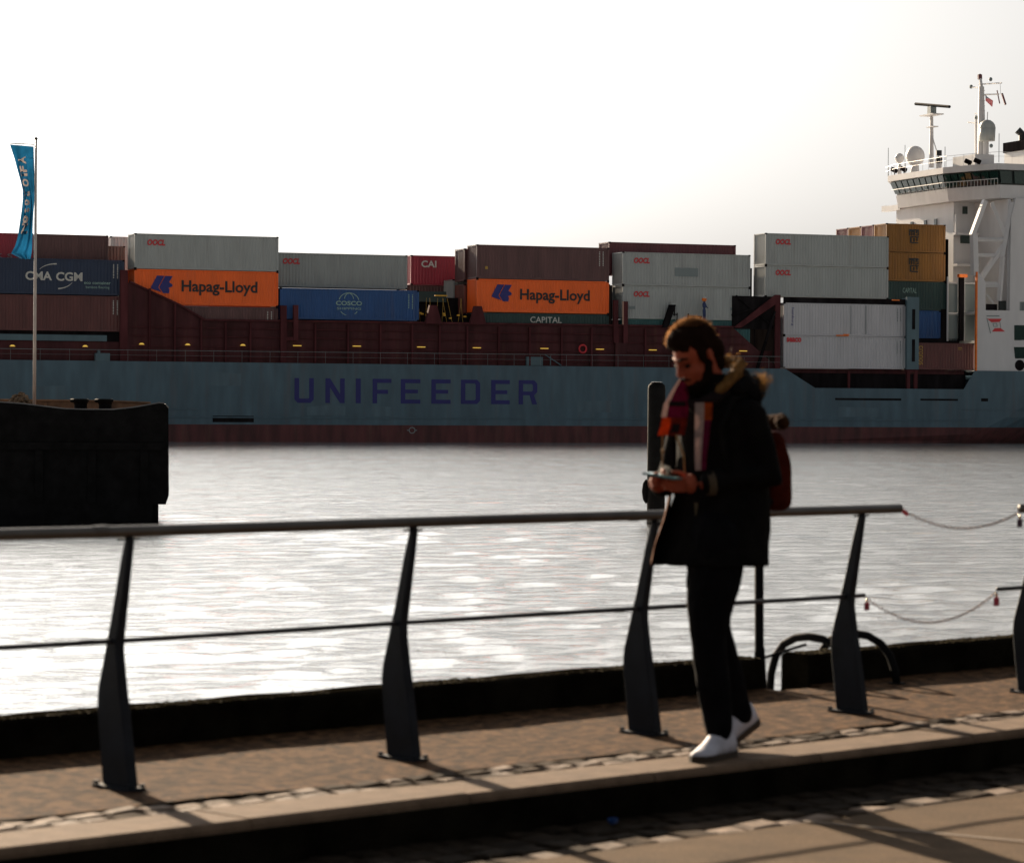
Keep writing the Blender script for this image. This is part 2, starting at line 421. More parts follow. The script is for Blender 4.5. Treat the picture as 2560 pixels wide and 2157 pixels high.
# edge wall with a ladder gap: two lengths
def edge_wall(x0, x1, label):
    t = thing('quay_edge_wall', q((x0 + x1) / 2, -1.12), QROT, label, 'wall', 'low walls along the quay edge')
    h = (x1 - x0) / 2; mb = MB(); n = int((x1 - x0) / 0.1)
    rings = []
    for i in range(n + 1):
        x = -h + 2 * h * i / n
        j = lambda k: 0.008 * noise.noise(Vector((x * 3 + k * 7.7, k, x0)))
        rings.append([(x, -0.09 + j(1), -0.1), (x, -0.09 + j(2), 0.05), (x, -0.088 + j(3), 0.142 + j(4)), (x, -0.07, 0.155 + j(5)), (x, 0.07, 0.157 + j(6)), (x, 0.09, 0.145), (x, 0.092, -0.1)])
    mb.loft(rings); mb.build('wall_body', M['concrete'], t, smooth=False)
    ms = MB()
    cnt = int((x1 - x0) * 420)
    rr = random.Random(int(x0 * 10))
    for i in range(cnt):                             # moss cushions and tufts along the top
        x = rr.uniform(-h, h); dens = noise.noise(Vector((x * 1.3 + x0, 0, 9))) * 0.5 + 0.5
        if rr.random() > 0.1 + dens: continue
        y = rr.uniform(-0.088, 0.085); r_ = rr.uniform(0.006, 0.017) * (0.6 + dens)
        z = 0.155; r_ *= .7
        ms._add([(x - r_, y, z), (x + r_, y, z), (x, y + r_, z), (x, y - r_, z), (x + rr.uniform(-.5, .5) * r_, y, z + r_ * rr.uniform(0.15, 0.65))],
                [(0, 3, 4), (3, 1, 4), (1, 2, 4), (2, 0, 4)])
    tag(ms.build('moss', M['moss'], t), kind='stuff')
edge_wall(A0, GAP[0], 'long low dark quay edge wall with mossy top left of the ladder gap')
edge_wall(GAP[1], A1, 'low dark quay edge wall with mossy top right of the ladder gap')

# granite setts: one row of parts per strip, meshes shared
def sett_mesh(L, W, Hh, seed):
    rr = random.Random(seed); j = lambda a: rr.uniform(-a, a)
    bt = [(-L / 2, -W / 2), (L / 2, -W / 2), (L / 2, W / 2), (-L / 2, W / 2)]
    mb = MB(); k = 0.22
    r0 = [(x + j(.004), y + j(.004), -Hh) for x, y in bt]
    r1 = [(x * 1.0 + j(.005), y * 1.0 + j(.005), -0.022 + j(.004)) for x, y in bt]
    r2 = [(x * 0.95 + j(.004), y * 0.93 + j(.004), -0.004 + j(.004)) for x, y in bt]
    r3 = [(x * 0.75 + j(.006), y * 0.7 + j(.006), 0.003 + j(.003)) for x, y in bt]
    mb.loft([r0, r1, r2, r3]); return mb.mesh('sett', smooth=False)
SETTS = [sett_mesh(0.128, 0.080, 0.06, i) for i in range(8)]
SETTG = [sett_mesh(0.150, 0.128, 0.06, 20 + i) for i in range(8)]
def sett_row(parent, meshes, a0, a1, bcen, z, pitch, rr, ms=('sett_a', 'sett_a', 'sett_b')):
    a = a0
    while a < a1:
        sc = rr.uniform(0.82, 1.18)
        o = link('sett', rr.choice(meshes), M[rr.choice(ms)], parent, objslot=True)
        o.location = (a + pitch * sc / 2, -bcen + rr.uniform(-.007, .007), z + rr.uniform(-.008, .005))
        o.rotation_euler = (rr.uniform(-.05, .05), rr.uniform(-.05, .05), rr.uniform(-.05, .05)); o.scale = (sc, rr.uniform(.92, 1.06), 1)
        a += pitch * sc + 0.004
rr = random.Random(4)
st = qempty('sett_strip')
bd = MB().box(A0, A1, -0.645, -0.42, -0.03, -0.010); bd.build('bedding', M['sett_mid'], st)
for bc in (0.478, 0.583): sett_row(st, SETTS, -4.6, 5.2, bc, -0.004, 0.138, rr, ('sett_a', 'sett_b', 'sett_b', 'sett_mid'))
gt = qempty('gutter')
bd = MB().box(A0, A1, -1.56, -0.965, -0.185, -0.172); bd.build('bedding', M['bedding'], gt)  # bedding darkened along with the painted kerb shadow
for bc, ms in ((1.04, ('sett_kerb_shadow',)), (1.18, ('sett_kerb_shadow',)), (1.32, ('sett_kerb_shadow', 'sett_mid', 'sett_kerb_shadow')), (1.46, ('sett_a', 'sett_b', 'sett_mid'))): sett_row(gt, SETTG, -4.4 + bc, 5.4, bc, -0.152, 0.153, rr, ms)  # rows pale away from the kerb, its shadow put into their colour
# the same rows beyond the picture, joined
def far_setts(parent, rows, z, spans, pitch, wid):
    mb = MB(); r2 = random.Random(8)
    for bc in rows:
        for s0, s1 in spans:
            a = s0
            while a < s1:
                mb.box(a, a + pitch - .01, -bc - wid / 2, -bc + wid / 2, z - .05, z + r2.uniform(-.006, .006)); a += pitch
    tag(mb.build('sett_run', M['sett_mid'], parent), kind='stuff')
far_setts(st, (0.478, 0.583), 0.0, ((A0, -4.75), (5.35, A1)), 0.142, 0.085)
far_setts(gt, (1.04, 1.18, 1.32, 1.46), -0.15, ((A0, -3.6), (5.6, A1)), 0.156, 0.125)  # gutter run darkened too, the kerb's shade put into its colour
# kerb stones, each its own piece
kb = qempty('kerb')
a = A0; i = 0
while a < A1:
    L = 1.0 + rr.uniform(-.04, .04); mb = MB(); e = 0.012
    prof = [(-0.968, -0.30), (-0.968, -0.02), (-0.958, -0.006), (-0.945, 0.0), (-0.66, 0.0), (-0.648, -0.008), (-0.648, -0.30)]
    mb.prism(prof, 0.002, L - 0.005, axis='x')
    o = mb.build('kerb_stone', M['kerb'], kb); o.location = (a, rr.uniform(-.003, .003), rr.uniform(-.003, .003)); a += L; i += 1
b = MB()
sheet(b, -40, 40, -14.0, -1.545, -0.150, 0.006, 0.30)
tag(qmesh(b, 'road', M['asphalt_road'], smooth=True), kind='structure')
b = MB()                                            # thin faded line running off across the road
p0, p1 = Vector((1.1, 11.16, 0)), Vector((3.4, 9.62, 0)); dd = (p1 - p0).normalized(); nn = Vector((-dd.y, dd.x, 0)) * 0.011
for k in range(24):
    c0 = p0.lerp(p1, k / 24); c1 = p0.lerp(p1, (k + 1) / 24)
    za = -0.143
    b.quad(tuple(c0 - nn) [:2] + (za,), tuple(c1 - nn)[:2] + (za,), tuple(c1 + nn)[:2] + (za,), tuple(c0 + nn)[:2] + (za,))
tag(b.build('road_line', M['line']), kind='structure')
# litter in the shadow of the kerb
b = MB()
for k in range(5):
    an = k * 1.3; b._add([(0.0, 0, 0.0), (0.03 * math.cos(an), 0.03 * math.sin(an), 0.012), (0.032 * math.cos(an + 1.0), 0.03 * math.sin(an + 1.0), 0.03), (0.005, 0.002, 0.034)], [(0, 1, 2, 3)])
o = b.build('litter', M['litter']); o.location = (0.381, 11.042, -0.146); o.scale = (.7, .7, .8)
tag(o, 'small crumpled blue wrapper lying in the shadow below the kerb', 'litter')

# ------------------------------------------------------------------ railing
PROF = [(z, bl - .003, br + .008, h + .003) for z, bl, br, h in [(0.91, .046, .064, .011), (0.80, .014, .046, .012), (0.69, -.012, .026, .014), (0.60, -.034, .010, .016), (0.537, -.053, -.002, .017), (0.49, -.064, -.002, .0175),
        (0.423, -.084, .008, .018), (0.362, -.101, .017, .019), (0.309, -.106, .028, .019), (0.232, -.099, .041, .019), (0.12, -.084, .062, .019), (0.012, -.071, .081, .019)]]
def post_mesh():
    rings = []
    for z, bl, br, h in PROF:
        rings.append([(-h, -br, z), (h, -br, z), (h, -bl, z), (-h, -bl, z)])
    mb = MB().loft(rings); me = mb.mesh('upright')
    bm = bmesh.new(); bm.from_mesh(me)
    bmesh.ops.bevel(bm, geom=[e for e in bm.edges if abs((e.verts[0].co - e.verts[1].co).normalized().z) > 0.5], offset=0.004, segments=1, affect='EDGES')
    bm.to_mesh(me); bm.free(); return me
UPM = post_mesh()
b = MB().box(-.042, .042, -.108, .108, 0.0, 0.010)
BPM = b.mesh('base_plate')
BOLT = MB().tube([(0, 0, .012), (0, 0, .024)], 0.011, 6).mesh('bolt')
b = MB().tube([(0, -.053, .905), (0, -.053, .922)], [.012, .020], 8).box(-.045, .045, -.062, -.044, .906, .914)
SAD = b.mesh('saddle')
labels = ['graphite railing post beyond the left picture edge', 'graphite railing post nearest the left picture edge', 'graphite railing post between the leftmost post and the walking man, below the ship name',
          'graphite railing post just left of the walking man', 'graphite railing post right of the walking man, before the chains', 'graphite railing post cut by the right picture edge']
for k, lab in zip(range(-3, 3), labels):
    t = thing('railing_post', q(1.39 * k - (0.01 if k < 2 else 0), 0.0 if k else 0.0), QROT, lab, 'post', 'posts of the quay railing')
    for nm, me in (('upright', UPM), ('base_plate', BPM), ('saddle', SAD)): link(nm, me, M['post'], t, objslot=True)
    for sx in (-.030, .030):
        for sy in (-.1, .1): link('bolt', BOLT, M['post'], t, objslot=True).location = (sx, sy, 0)
def rail(name, a0, a1, bb, z, r, m, label, sag=0.002):
    t = thing(name, q(a0, bb, z), QROT, label, 'handrail' if name == 'handrail' else 'rail')
    pts = [(x, 0, sag * math.sin(x * 1.7)) for x in np.linspace(0, a1 - a0, 40)]
    MB().tube(pts, r, 14).build('tube', m, t, smooth=True)
    for x in np.arange(3.3, a1 - a0, 2.78): MB().tube([(x - .03, 0, 0), (x + .03, 0, 0)], r * 1.08, 12).build('joint_sleeve', m, t)
    return t
rail('handrail', -9.0, 1.66, 0.053, 0.94, 0.0215, M['rail'], 'round steel top handrail running left from the chained gap')
rail('handrail', 2.60, 9.0, 0.053, 0.92, 0.0215, M['rail'], 'stub of top handrail at the right picture edge beyond the chains')
rail('lower_rail', -9.0, 1.50, -0.025, 0.537, 0.0100, M['thin_rail'], 'thin lower rod of the railing running left from the chained gap')
rail('lower_rail', 2.52, 9.0, -0.025, 0.525, 0.0100, M['thin_rail'], 'short thin lower rod left of the rightmost post beyond the chains')
# chains across the gap
lm = MB()
ring = [(0.0105 * math.cos(t) * 1.0, 0.0062 * math.sin(t)) for t in np.linspace(0, 2 * math.pi, 13)[:-1]]
lm.tube([(x * 1.45, y, 0) for x, y in ring] + [(ring[0][0] * 1.45, ring[0][1], 0)], 0.0020, 6, caps=False)
LINK = lm.mesh('chain_link', smooth=True)
def chain(p0, p1, sag, label):
    t = thing('barrier_chain', p0, 0, label, 'chain', 'chains across the ladder gap')
    n = 60; P = [p0.lerp(p1, i / n) - Vector((0, 0, sag * 4 * (i / n) * (1 - i / n))) for i in range(n + 1)]
    L = sum((P[i + 1] - P[i]).length for i in range(n)); cnt = int(L / 0.0245); acc = 0; i = 0; k = 0; tgt = 0.012
    while k < cnt and i < n:
        sl = (P[i + 1] - P[i]).length
        if acc + sl >= tgt:
            c = P[i].lerp(P[i + 1], (tgt - acc) / sl); d = (P[i + 1] - P[i]).normalized()
            o = link('chain_link', LINK, M['chain'], t, objslot=True)
            qd = d.to_track_quat('X', 'Z') @ Matrix.Rotation(math.radians(90 * (k % 2) + 20), 4, 'X').to_quaternion()
            o.location = c - p0; o.rotation_euler = qd.to_euler(); k += 1; tgt += 0.0245
        else: acc += sl; i += 1
    return t
tp = chain(q(1.67, .053, .935), q(2.60, .053, .905), 0.085, 'upper thin rusty chain sagging between handrail ends')
MB().tube([(0, 0, 0), tuple(q(1.715, .053, .908) - q(1.67, .053, .935))], 0.009, 8).build('red_end', M['tape'], tp)
chain(q(1.50, -.025, .530), q(2.52, -.025, .515), 0.135, 'lower thin rusty chain sagging between rod ends')
def padlock(p, m, label, s=1.0):
    t = thing('padlock', p, QROT + 0.4, label, 'padlock', 'padlocks hung on the chains'); t.scale = (s, s, s)
    b = MB().box(-.018, .018, -.008, .008, -.055, -.02); me = b.mesh('body'); link('body', me, m, t)
    pts = [(.012 * math.cos(a), 0, -.02 + .02 * math.sin(a)) for a in np.linspace(0, math.pi, 9)]
    MB().tube(pts, .0032, 6).build('shackle', M['brass'], t, smooth=True)
padlock(q(1.52, -.025, .520), M['lock_red'], 'small dark red padlock on the left end of the lower chain')
padlock(q(2.515, -.025, .508), M['lock_red'], 'dark red padlock on the right end of the lower chain', 1.15)
padlock(q(2.595, .053, .890), M['lock_dark'], 'dark padlock at the right end of the upper chain', 1.1)
# ladder grab hoops in the gap, slim pole beside
def hoop(a, label):
    t = thing('ladder_hoop', q(a, -1.3, 0), QROT, label, 'ladder rail', 'hoops of the quay ladder')
    path = [(-1.33, -1.6), (-1.32, -.5), (-1.315, -.1), (-1.305, .04), (-1.275, .13), (-1.22, .195), (-1.14, .232), (-1.05, .243), (-.96, .235), (-.875, .20), (-.815, .14), (-.78, .06), (-.772, 0.0)]
    MB().tube([(0, -(bb + 1.3), z) for bb, z in path], 0.021, 10).build('hoop_tube', M['black_iron'], t, smooth=True)
    MB().tube([(0, -.528, 0.0), (0, -.528, .008)], .045, 10).build('foot_plate', M['black_iron'], t)
hoop(2.32, 'black arched ladder hoop in the wall gap, left one')
hoop(2.68, 'black arched ladder hoop over the wall right of the gap')
t = thing('mooring_pole', q(2.03, -1.13, -1.6), QROT, 'slim dark upright pole behind the walking man at the ladder gap', 'pole')
MB().tube([(0.02, 0, 0), (0.0, 0, 1.5), (-.012, 0, 2.42)], 0.024, 10).build('shaft', M['black_iron'], t, smooth=True)
b = MB().tube([(.0, 0, 1.42), (.0, 0, 1.80)], [.05, .026], 10); b.build('socket', M['black_iron'], t)
MB().tube([(0.0, 0, 1.74), (.31, -.04, 1.80)], 0.008, 6).build('stay_rod', M['black_iron'], t)
# ------------------------------------------------------------------ the container ship (ship axes: x along to the stern, y across away, z above water)
ship = thing('container_ship', SO, TH, 'long grey-blue container ship with dark red waist and white bridge moored across the river', 'ship')
BR = 23.9
def hull():
    st = [-100, -96, -90, -82, -74, -66, -55, -44, 25.77, 28.69, 43.59, 44.72, 46, 48, 50, 53, 56, 60, 64, 68]
    zt = {25.77: 6.51, 28.69: 4.86, 43.59: 4.86}
    def top(s):
        if s <= -80: return 6.51 + (-80 - s) * 0.16
        if s <= 25.77: return 6.51
        if s < 28.7: return 4.86
        if s < 44: return 4.86
        return 6.55
    def inset(s, z):
        i = 0.0
        if s < -66: f = (-66 - s) / 34.0; i += 11.0 * f ** 1.8 * (1.15 - 0.03 * z)
        if s > 40:
            zk = 0.25 + 4.4 * ((s - 40) / 16.0) ** 1.3
            if z < zk: i += 0.85 * (zk - z) ** 1.25
        return min(i, 11.9)
    zs_b = [-2.0, -0.6, 0.2, 0.8, 1.41]
    fr = [0.0, 0.18, 0.4, 0.62, 0.8, 1.0]
    def shell(zrow, far):
        mb = MB(); rings = []
        for s in st:
            T = top(s); col = []
            zz = zrow if zrow is not None else [1.41 + (T - 1.41) * f for f in fr]
            for z in zz:
                i = inset(s, z); col.append((s, (BR - i) if far else i, z))
            rings.append(col)
        n = len(rings[0]); vs = [p for r in rings for p in r]; fs = []
        for i in range(len(rings) - 1):
            for k in range(n - 1):
                fs.append((i * n + k, (i + 1) * n + k, (i + 1) * n + k + 1, i * n + k + 1))
        return vs, fs
    up = MB(); lo = MB()
    for far in (False, True):
        up._add(*shell(None, far)); lo._add(*shell(zs_b, far))
    # stern closure and inner deck
    up.box(67.9, 68.0, .2, BR - .2, 0, 6.5)
    up.box(-80, 25.6, .25, BR - .25, 5.35, 5.45); up.box(25.6, 44.0, .25, BR - .25, 4.5, 4.6); up.box(44.75, 67.9, .25, BR - .25, 6.42, 6.5)
    # thickness strip along the top edge
    up.box(-80, 25.6, .02, .16, 6.46, 6.53)
    h = up.build('hull', M['hull'], ship); lo.build('underbody', M['boot'], ship)
    return h
hl = hull()
b = MB()                                             # rubbing strakes: long shallow ribs
b.box(-44, -27.5, -.05, .1, 2.62, 2.74).box(-44, -7.2, -.05, .1, 1.95, 2.05).box(-3.6, 1.2, -.05, .1, 1.97, 2.05).box(5.0, 44, -.05, .1, 1.98, 2.07)
b.box(-7.2, -3.6, -.05, .1, 1.955, 2.045)
b.build('rubbing_strake', M['hull'], hl)
b = MB().box(30.67, 37.26, -.03, .1, 3.80, 3.98).box(39.2, 43.0, -.03, .1, 3.82, 3.98).box(45.4, 46.1, -.03, .1, 3.78, 4.05)
b.build('freeing_port', M['dark'], hl)
b = MB().box(43.5, 52, -.04, .1, 2.98, 3.05); b.build('rubbing_strake', M['hull'], hl)
b = MB().box(-26.3, -22.8, -.02, .1, 1.60, 2.12); b.build('tug_mark', M['dark'], hl)
flat([[(-18.2, 2.2), (-14.9, 2.2), (-14.9, 3.0), (-16.0, 3.1), (-18.2, 2.9)], [(-12.6, 2.15), (-10.9, 2.15), (-10.9, 2.95), (-12.6, 3.0)], [(-41.5, 3.4), (-38.6, 3.4), (-38.6, 4.5), (-41.5, 4.4)], [(-26.5, 4.6), (-23.9, 4.6), (-23.9, 5.6), (-26.5, 5.7)], [(6.0, 2.6), (9.2, 2.6), (9.2, 3.6), (6.0, 3.5)], [(20.0, 3.9), (23.0, 4.0), (23.0, 5.2), (20.0, 5.1)], [(31.0, 2.3), (35.0, 2.3), (35.0, 3.1), (31.0, 3.2)]], -.012, M['hull_touchup'], hl, 'paint_patch')['kind'] = 'stuff'
# hull letters
def L_(x0, x1, kind):
    z0, z1 = 3.23, 5.29; k = 0.40; c = 0.28; w_ = x1 - x0; zm = (z0 + z1) / 2
    P = lambda u, v: (x0 + u, z0 + v); Hh = z1 - z0
    if kind == 'U': return [[P(0, Hh), P(0, c), P(c, 0), P(w_ - c, 0), P(w_, c), P(w_, Hh), P(w_ - k, Hh), P(w_ - k, c + .12), P(w_ - k - .1, k - .04), P(k + .1, k - .04), P(k, c + .12), P(k, Hh)]]
    if kind == 'N': return [[P(0, 0), P(k, 0), P(k, Hh - .75), P(w_ - k, 0), P(w_, 0), P(w_, Hh), P(w_ - k, Hh), P(w_ - k, .75), P(k, Hh), P(0, Hh)]]
    if kind == 'I': return [[P(0, 0), P(w_, 0), P(w_, Hh), P(0, Hh)]]
    if kind == 'F': return [[P(0, 0), P(k, 0), P(k, .80), P(w_ - .3, .80), P(w_ - .3, .80 + k * .85), P(k, .80 + k * .85), P(k, Hh - k * .85), P(w_, Hh - k * .85), P(w_, Hh), P(0, Hh)]]
    if kind == 'E': return [[P(0, 0), P(w_, 0), P(w_, k * .85), P(k, k * .85), P(k, .86), P(w_ - .22, .86), P(w_ - .22, .86 + k * .8), P(k, .86 + k * .8), P(k, Hh - k * .85), P(w_, Hh - k * .85), P(w_, Hh), P(0, Hh)]]
    if kind in 'DR':
        h0 = 0 if kind == 'D' else .78
        o = [P(0, h0), P(w_ - c, h0), P(w_, h0 + c), P(w_, Hh - c), P(w_ - c, Hh), P(0, Hh)]
        i = [P(k, h0 + k * .8), P(w_ - k - .1, h0 + k * .8), P(w_ - k, h0 + k * .8 + .1), P(w_ - k, Hh - k * .8 - .1), P(w_ - k - .1, Hh - k * .8), P(k, Hh - k * .8)]
        r = [[o[j], o[(j + 1) % 6], i[(j + 1) % 6], i[j]] for j in range(6)]
        if kind == 'R': r += [[P(0, 0), P(k, 0), P(k, h0), P(0, h0)], [P(w_ - k - .05, 0), P(w_, 0), P(w_ - .3, h0), P(w_ - k - .3, h0)]]
        return r
for n_, a_, b_ in [('U', -19.32, -17.65), ('N', -16.64, -14.96), ('I', -13.99, -13.55), ('F', -12.51, -10.85), ('E', -10.02, -8.28), ('E', -7.3, -5.58), ('D', -4.65, -2.92), ('E', -1.92, -0.23), ('R', 0.58, 2.28)]:
    flat(L_(a_, b_, n_), -0.02, M['navy_letter'], hl, 'letter')
flat(arc(-9.0, 0.98, .26, .24, 0, 360, .07, .07, 20) + [[(-9.45, .95), (-9.29, .95), (-9.29, 1.01), (-9.45, 1.01)], [(-8.71, .95), (-8.55, .95), (-8.55, 1.01), (-8.71, 1.01)]], -0.02, M['patch'], hl, 'load_line_mark')

# dark red waist wall with ribs, lamps
b = MB()
TOPC = 10.0
b.prism([(-33.5, 5.4), (25.3, 5.4), (25.3, 6.6), (20.9, TOPC + .1), (-26.9, TOPC - .06), (-29.0, 11.12), (-33.2, 12.95), (-33.5, 12.95)], .56, .68, 'y')
b.box(-33.3, -32.6, .56, 1.1, 5.4, 5.5)
cm = b.build('coaming', M['coaming'], ship)
for x in (-31.53, -29.42, -27.2, -25.13, -23.02, -20.34, -17.43, -14.57, -11.72, -8.91, -6.45, -3.97, -1.11, 1.71, 4.65, 7.43, 9.9, 12.46, 15.0, 17.3, 19.43):
    zt_ = 9.85 if x > -26.9 else (9.9 + (-26.9 - x) * .56)
    MB().box(x - .07, x + .07, .28, .555, 5.46, zt_).build('rib', M['coaming2'], cm)
for z in (6.9, 7.75, 8.6, 9.3):
    MB().box(-33.0, 23.0 - max(0, z - 7) * .5, .44, .556, z, z + .06).build('stiffener', M['coaming2'], cm)
MB().prism([(-26.9, TOPC - .06), (20.9, TOPC + .1), (20.9, TOPC + .24), (-26.85, TOPC + .08), (-29.0, 11.28), (-33.2, 13.1), (-33.2, 12.95), (-29.0, 11.12)], .38, .69, 'y').build('capping', M['coaming2'], cm)
lmp = mat('deck_lamp_glow', (0.9, 0.55, 0.1), 0.4)
pn = lmp.node_tree.nodes['Principled BSDF']; pn.inputs['Emission Color'].default_value = (1.0, 0.62, 0.10, 1); pn.inputs['Emission Strength'].default_value = 0.15
LM = MB().prism([(-.36, 0), (.36, 0), (.14, .13), (-.14, .13)], .3, .5, 'y').mesh('lamp')
LMS = MB().box(-.55, .55, .3, .5, 0, .065).mesh('lamp')
for i, (x, z) in enumerate([(-42.80, 7.61), (-36.87, 7.66), (-32.20, 7.90), (-28.34, 7.9), (-23.66, 7.92), (-18.98, 7.95), (-13.79, 7.98), (-8.09, 7.98), (-3.09, 7.98), (3.07, 8.0), (8.22, 8.0), (13.18, 8.0), (21.83, 8.02)]):
    o = link('lamp', LM if i < 5 else LMS, lmp, cm if i > 1 else ship, objslot=True); o.location = (x, 0, z); o.scale = (.62, 1, 1)
# tall post at the step, bracing posts
b = MB().box(-33.95, -33.35, .45, .95, 5.46, 13.95); b.build('frame_post', M['coaming2'], ship)
MB().box(-20.45, -19.95, .22, .55, 5.46, 11.3).box(-19.35, -18.95, .22, .55, 8.4, 11.35).box(-19.95, -19.35, .3, .5, 8.4, 8.7).build('frame_post', M['coaming2'], ship)
b = MB().box(9.45, 9.85, .22, .55, 8.6, 12.3).box(10.35, 10.75, .22, .55, 8.6, 12.2); b.build('frame_post', M['coaming2'], ship)
MB().box(9.6, 10.6, .22, .55, 5.46, 8.6).build('frame_post', M['coaming'], ship)
for x in (-7.10, -3.08): # tapered pedestals
    MB().loft([[(x - .72, .05, 9.98), (x + .72, .05, 9.98), (x + .72, .54, 9.98), (x - .72, .54, 9.98)], [(x - .32, .12, 11.55), (x + .32, .12, 11.55), (x + .32, .5, 11.55), (x - .32, .5, 11.55)]]).build('pedestal', M['coaming2'], ship)
MB().prism([(20.9, TOPC + .1), (24.9, 13.05), (25.4, 13.05), (25.4, 6.5), (24.9, 6.5), (24.9, 12.2), (21.6, TOPC + .1)], .3, .5, 'y').build('end_frame', M['coaming2'], ship)
MB().tube([(23.2, .4, 6.5), (24.9, .4, 11.6)], .14, 6).tube([(20.8, .6, 11.2), (24.9, .6, 12.4)], .1, 6).tube([(21.2, .6, 12.9), (24.9, .6, 10.2)], .1, 6).box(20.9, 24.9, .7, .8, 10.0, 12.9).build('end_brace', M['dark'], ship)
# left bay: lower hatch side
MB().box(-80, -33.6, .9, 1.0, 5.45, 8.1).build('hatch_side', M['coaming'], ship)
MB().box(-80, -35.0, .75, 1.05, 8.13, 8.62).build('hatch_beam', M['shipgrey'], ship)
b = MB().box(-80, -33.6, 1.2, 22.5, 8.6, 8.90).box(-33.3, 25, 1.2, 22.5, 7.6, 8.1).box(25.5, 44.3, 1.2, 22.5, 6.2, 6.58); b.build('hatch_cover', M['coaming'], ship)
MB().box(-36.1, -34.9, .05, .5, 6.5, 7.15).box(-35.9, -35.7, .05, .5, 7.15, 7.35).build('deck_fitting', M['shipgrey'], ship)
b = MB()                                              # deck rail: wire and stanchions
b.tube([(-80, .12, 7.44), (-40, .12, 7.42), (0, .12, 7.5), (25.6, .12, 7.6)], .018, 5)
b.tube([(-80, .12, 7.0), (0, .12, 7.05), (25.6, .12, 7.1)], .008, 4)
for i in range(44): x = -79 + i * 2.4; b.tube([(x, .12, 6.5), (x, .12, 7.5)], .010, 4)
b.build('deck_rail', M['patch'], ship)
b = MB()
mjr = [(6.62 + .33 * math.cos(t), .4, 8.05 + .33 * math.sin(t)) for t in np.linspace(0, 2 * math.pi, 19)]
b.tube(mjr, .08, 6, caps=False); b.build('lifebuoy', M['l_red'], ship)
MB().box(1.4, 2.9, .3, .5, 6.55, 7.3).tube([(4.6, .3, 6.6), (3.1, .3, 7.5)], .05, 5).tube([(3.6, .3, 6.6), (3.6, .3, 7.4)], .05, 5).build('deck_gear', M['shipgrey'], ship)
# lashing gear in the gap between stacks
b = MB(); r3_ = random.Random(3)
for i in range(9):
    x = -7.9 + i * .48; b.tube([(x, 1.2, 10.0), (x + r3_.uniform(-.5, .5), 1.2, 12.2)], .018, 5)
b.build('lashing_rod', M['l_yellow'], ship)
b = MB()
for i in range(10):
    x = r3_.uniform(-8.1, -3.3); z = r3_.uniform(10.3, 11.0); b.box(x - .1, x + .1, 1.0, 1.2, z - .06, z + .06)
b.box(-6.3, -5.2, 2.0, 2.3, 12.4, 12.5)
b.build('twist_lock', M['yellow'], ship)
MB().box(-8.0, -3.0, 5.0, 5.2, 9.9, 12.4).box(-8.0, -3.2, 1.6, 1.9, 10.0, 10.9).build('lashing_bridge_screen', M['dark'], ship)
MB().box(-7.6, -4.4, 4.6, 4.9, 12.0, 12.9).build('hatch_gear', M['c_green'], ship)
MB().tube([(-45.3, 3, 13), (-45.3, 3, 18.95)], .42, 10).build('crane_post', M['yellow'], ship)
for s_, z0_, z1_, t0_ in ((-32.95, 8.9, 13.6, 3.3), (-20.55, 8.1, 13.2, 1.2), (-3.6, 8.1, 11.2, 8.6), (10.28, 8.1, 13.8, 3.3), (9.46, 8.1, 13.6, .85), (23.3, 8.1, 12.8, 1.2), (23.93, 12.8, 15.5, 3.3), (25.5, 5.4, 12.85, .72), (43.75, 6.58, 18.6, 3.4)):
    MB().box(s_ - .06, s_ + .06, t0_, 23.0, z0_, z1_).build('lashing_bridge_screen', M['dark'], ship)  # dark plates added to block sky and sun between the bays
MB().box(-20.2, -8.2, 6.2, 6.4, 8.1, 13.0).build('backing_screen', M['dark'], ship)  # dark screen added so no bright sky shows through behind the stacks
MB().box(-80, -33.5, 1.08, 1.18, 8.0, 8.94).build('hatch_gap_fill', M['dark'], ship)  # dark block added behind the beam to shut out light showing through
MB().box(43.08, 43.7, 3.3, 3.5, 9.0, 12.2).build('dark_column', M['dark'], ship)  # dark box added to cover a bright strip beside the stack
MB().box(37.8, 44.8, 3.0, 3.3, 9.0, 9.5).build('stack_gap_fill', M['dark'], ship)  # dark box added to close the bright gap between stacked containers
# lashing post right
MB().box(37.8, 39.0, -.02, .3, 6.6, 13.1).build('lashing_post', M['shipgrey'], ship)
MB().box(38.3, 38.6, -.05, .0, 7.3, 9.3).box(38.3, 38.6, -.05, .0, 10.2, 12.0).build('post_slot', M['dark'], ship)
MB().box(37.9, 38.2, .1, .35, 4.6, 6.6).box(38.65, 38.95, .1, .35, 4.6, 6.6).box(37.8, 39.0, .15, .4, 6.35, 6.6).box(32.1, 32.3, .3, .5, 4.6, 6.4).build('post_foot', M['coaming2'], ship)
MB().box(25.6, 44.5, 1.3, 1.5, 4.6, 6.57).build('trunk_side', M['dark'], ship)
MB().box(36.5, 37.2, .3, .5, 12.75, 12.85).tube([(31, .5, 9.55), (32.2, .5, 9.55)], .06, 5).build('twist_lock', M['orange'], ship)

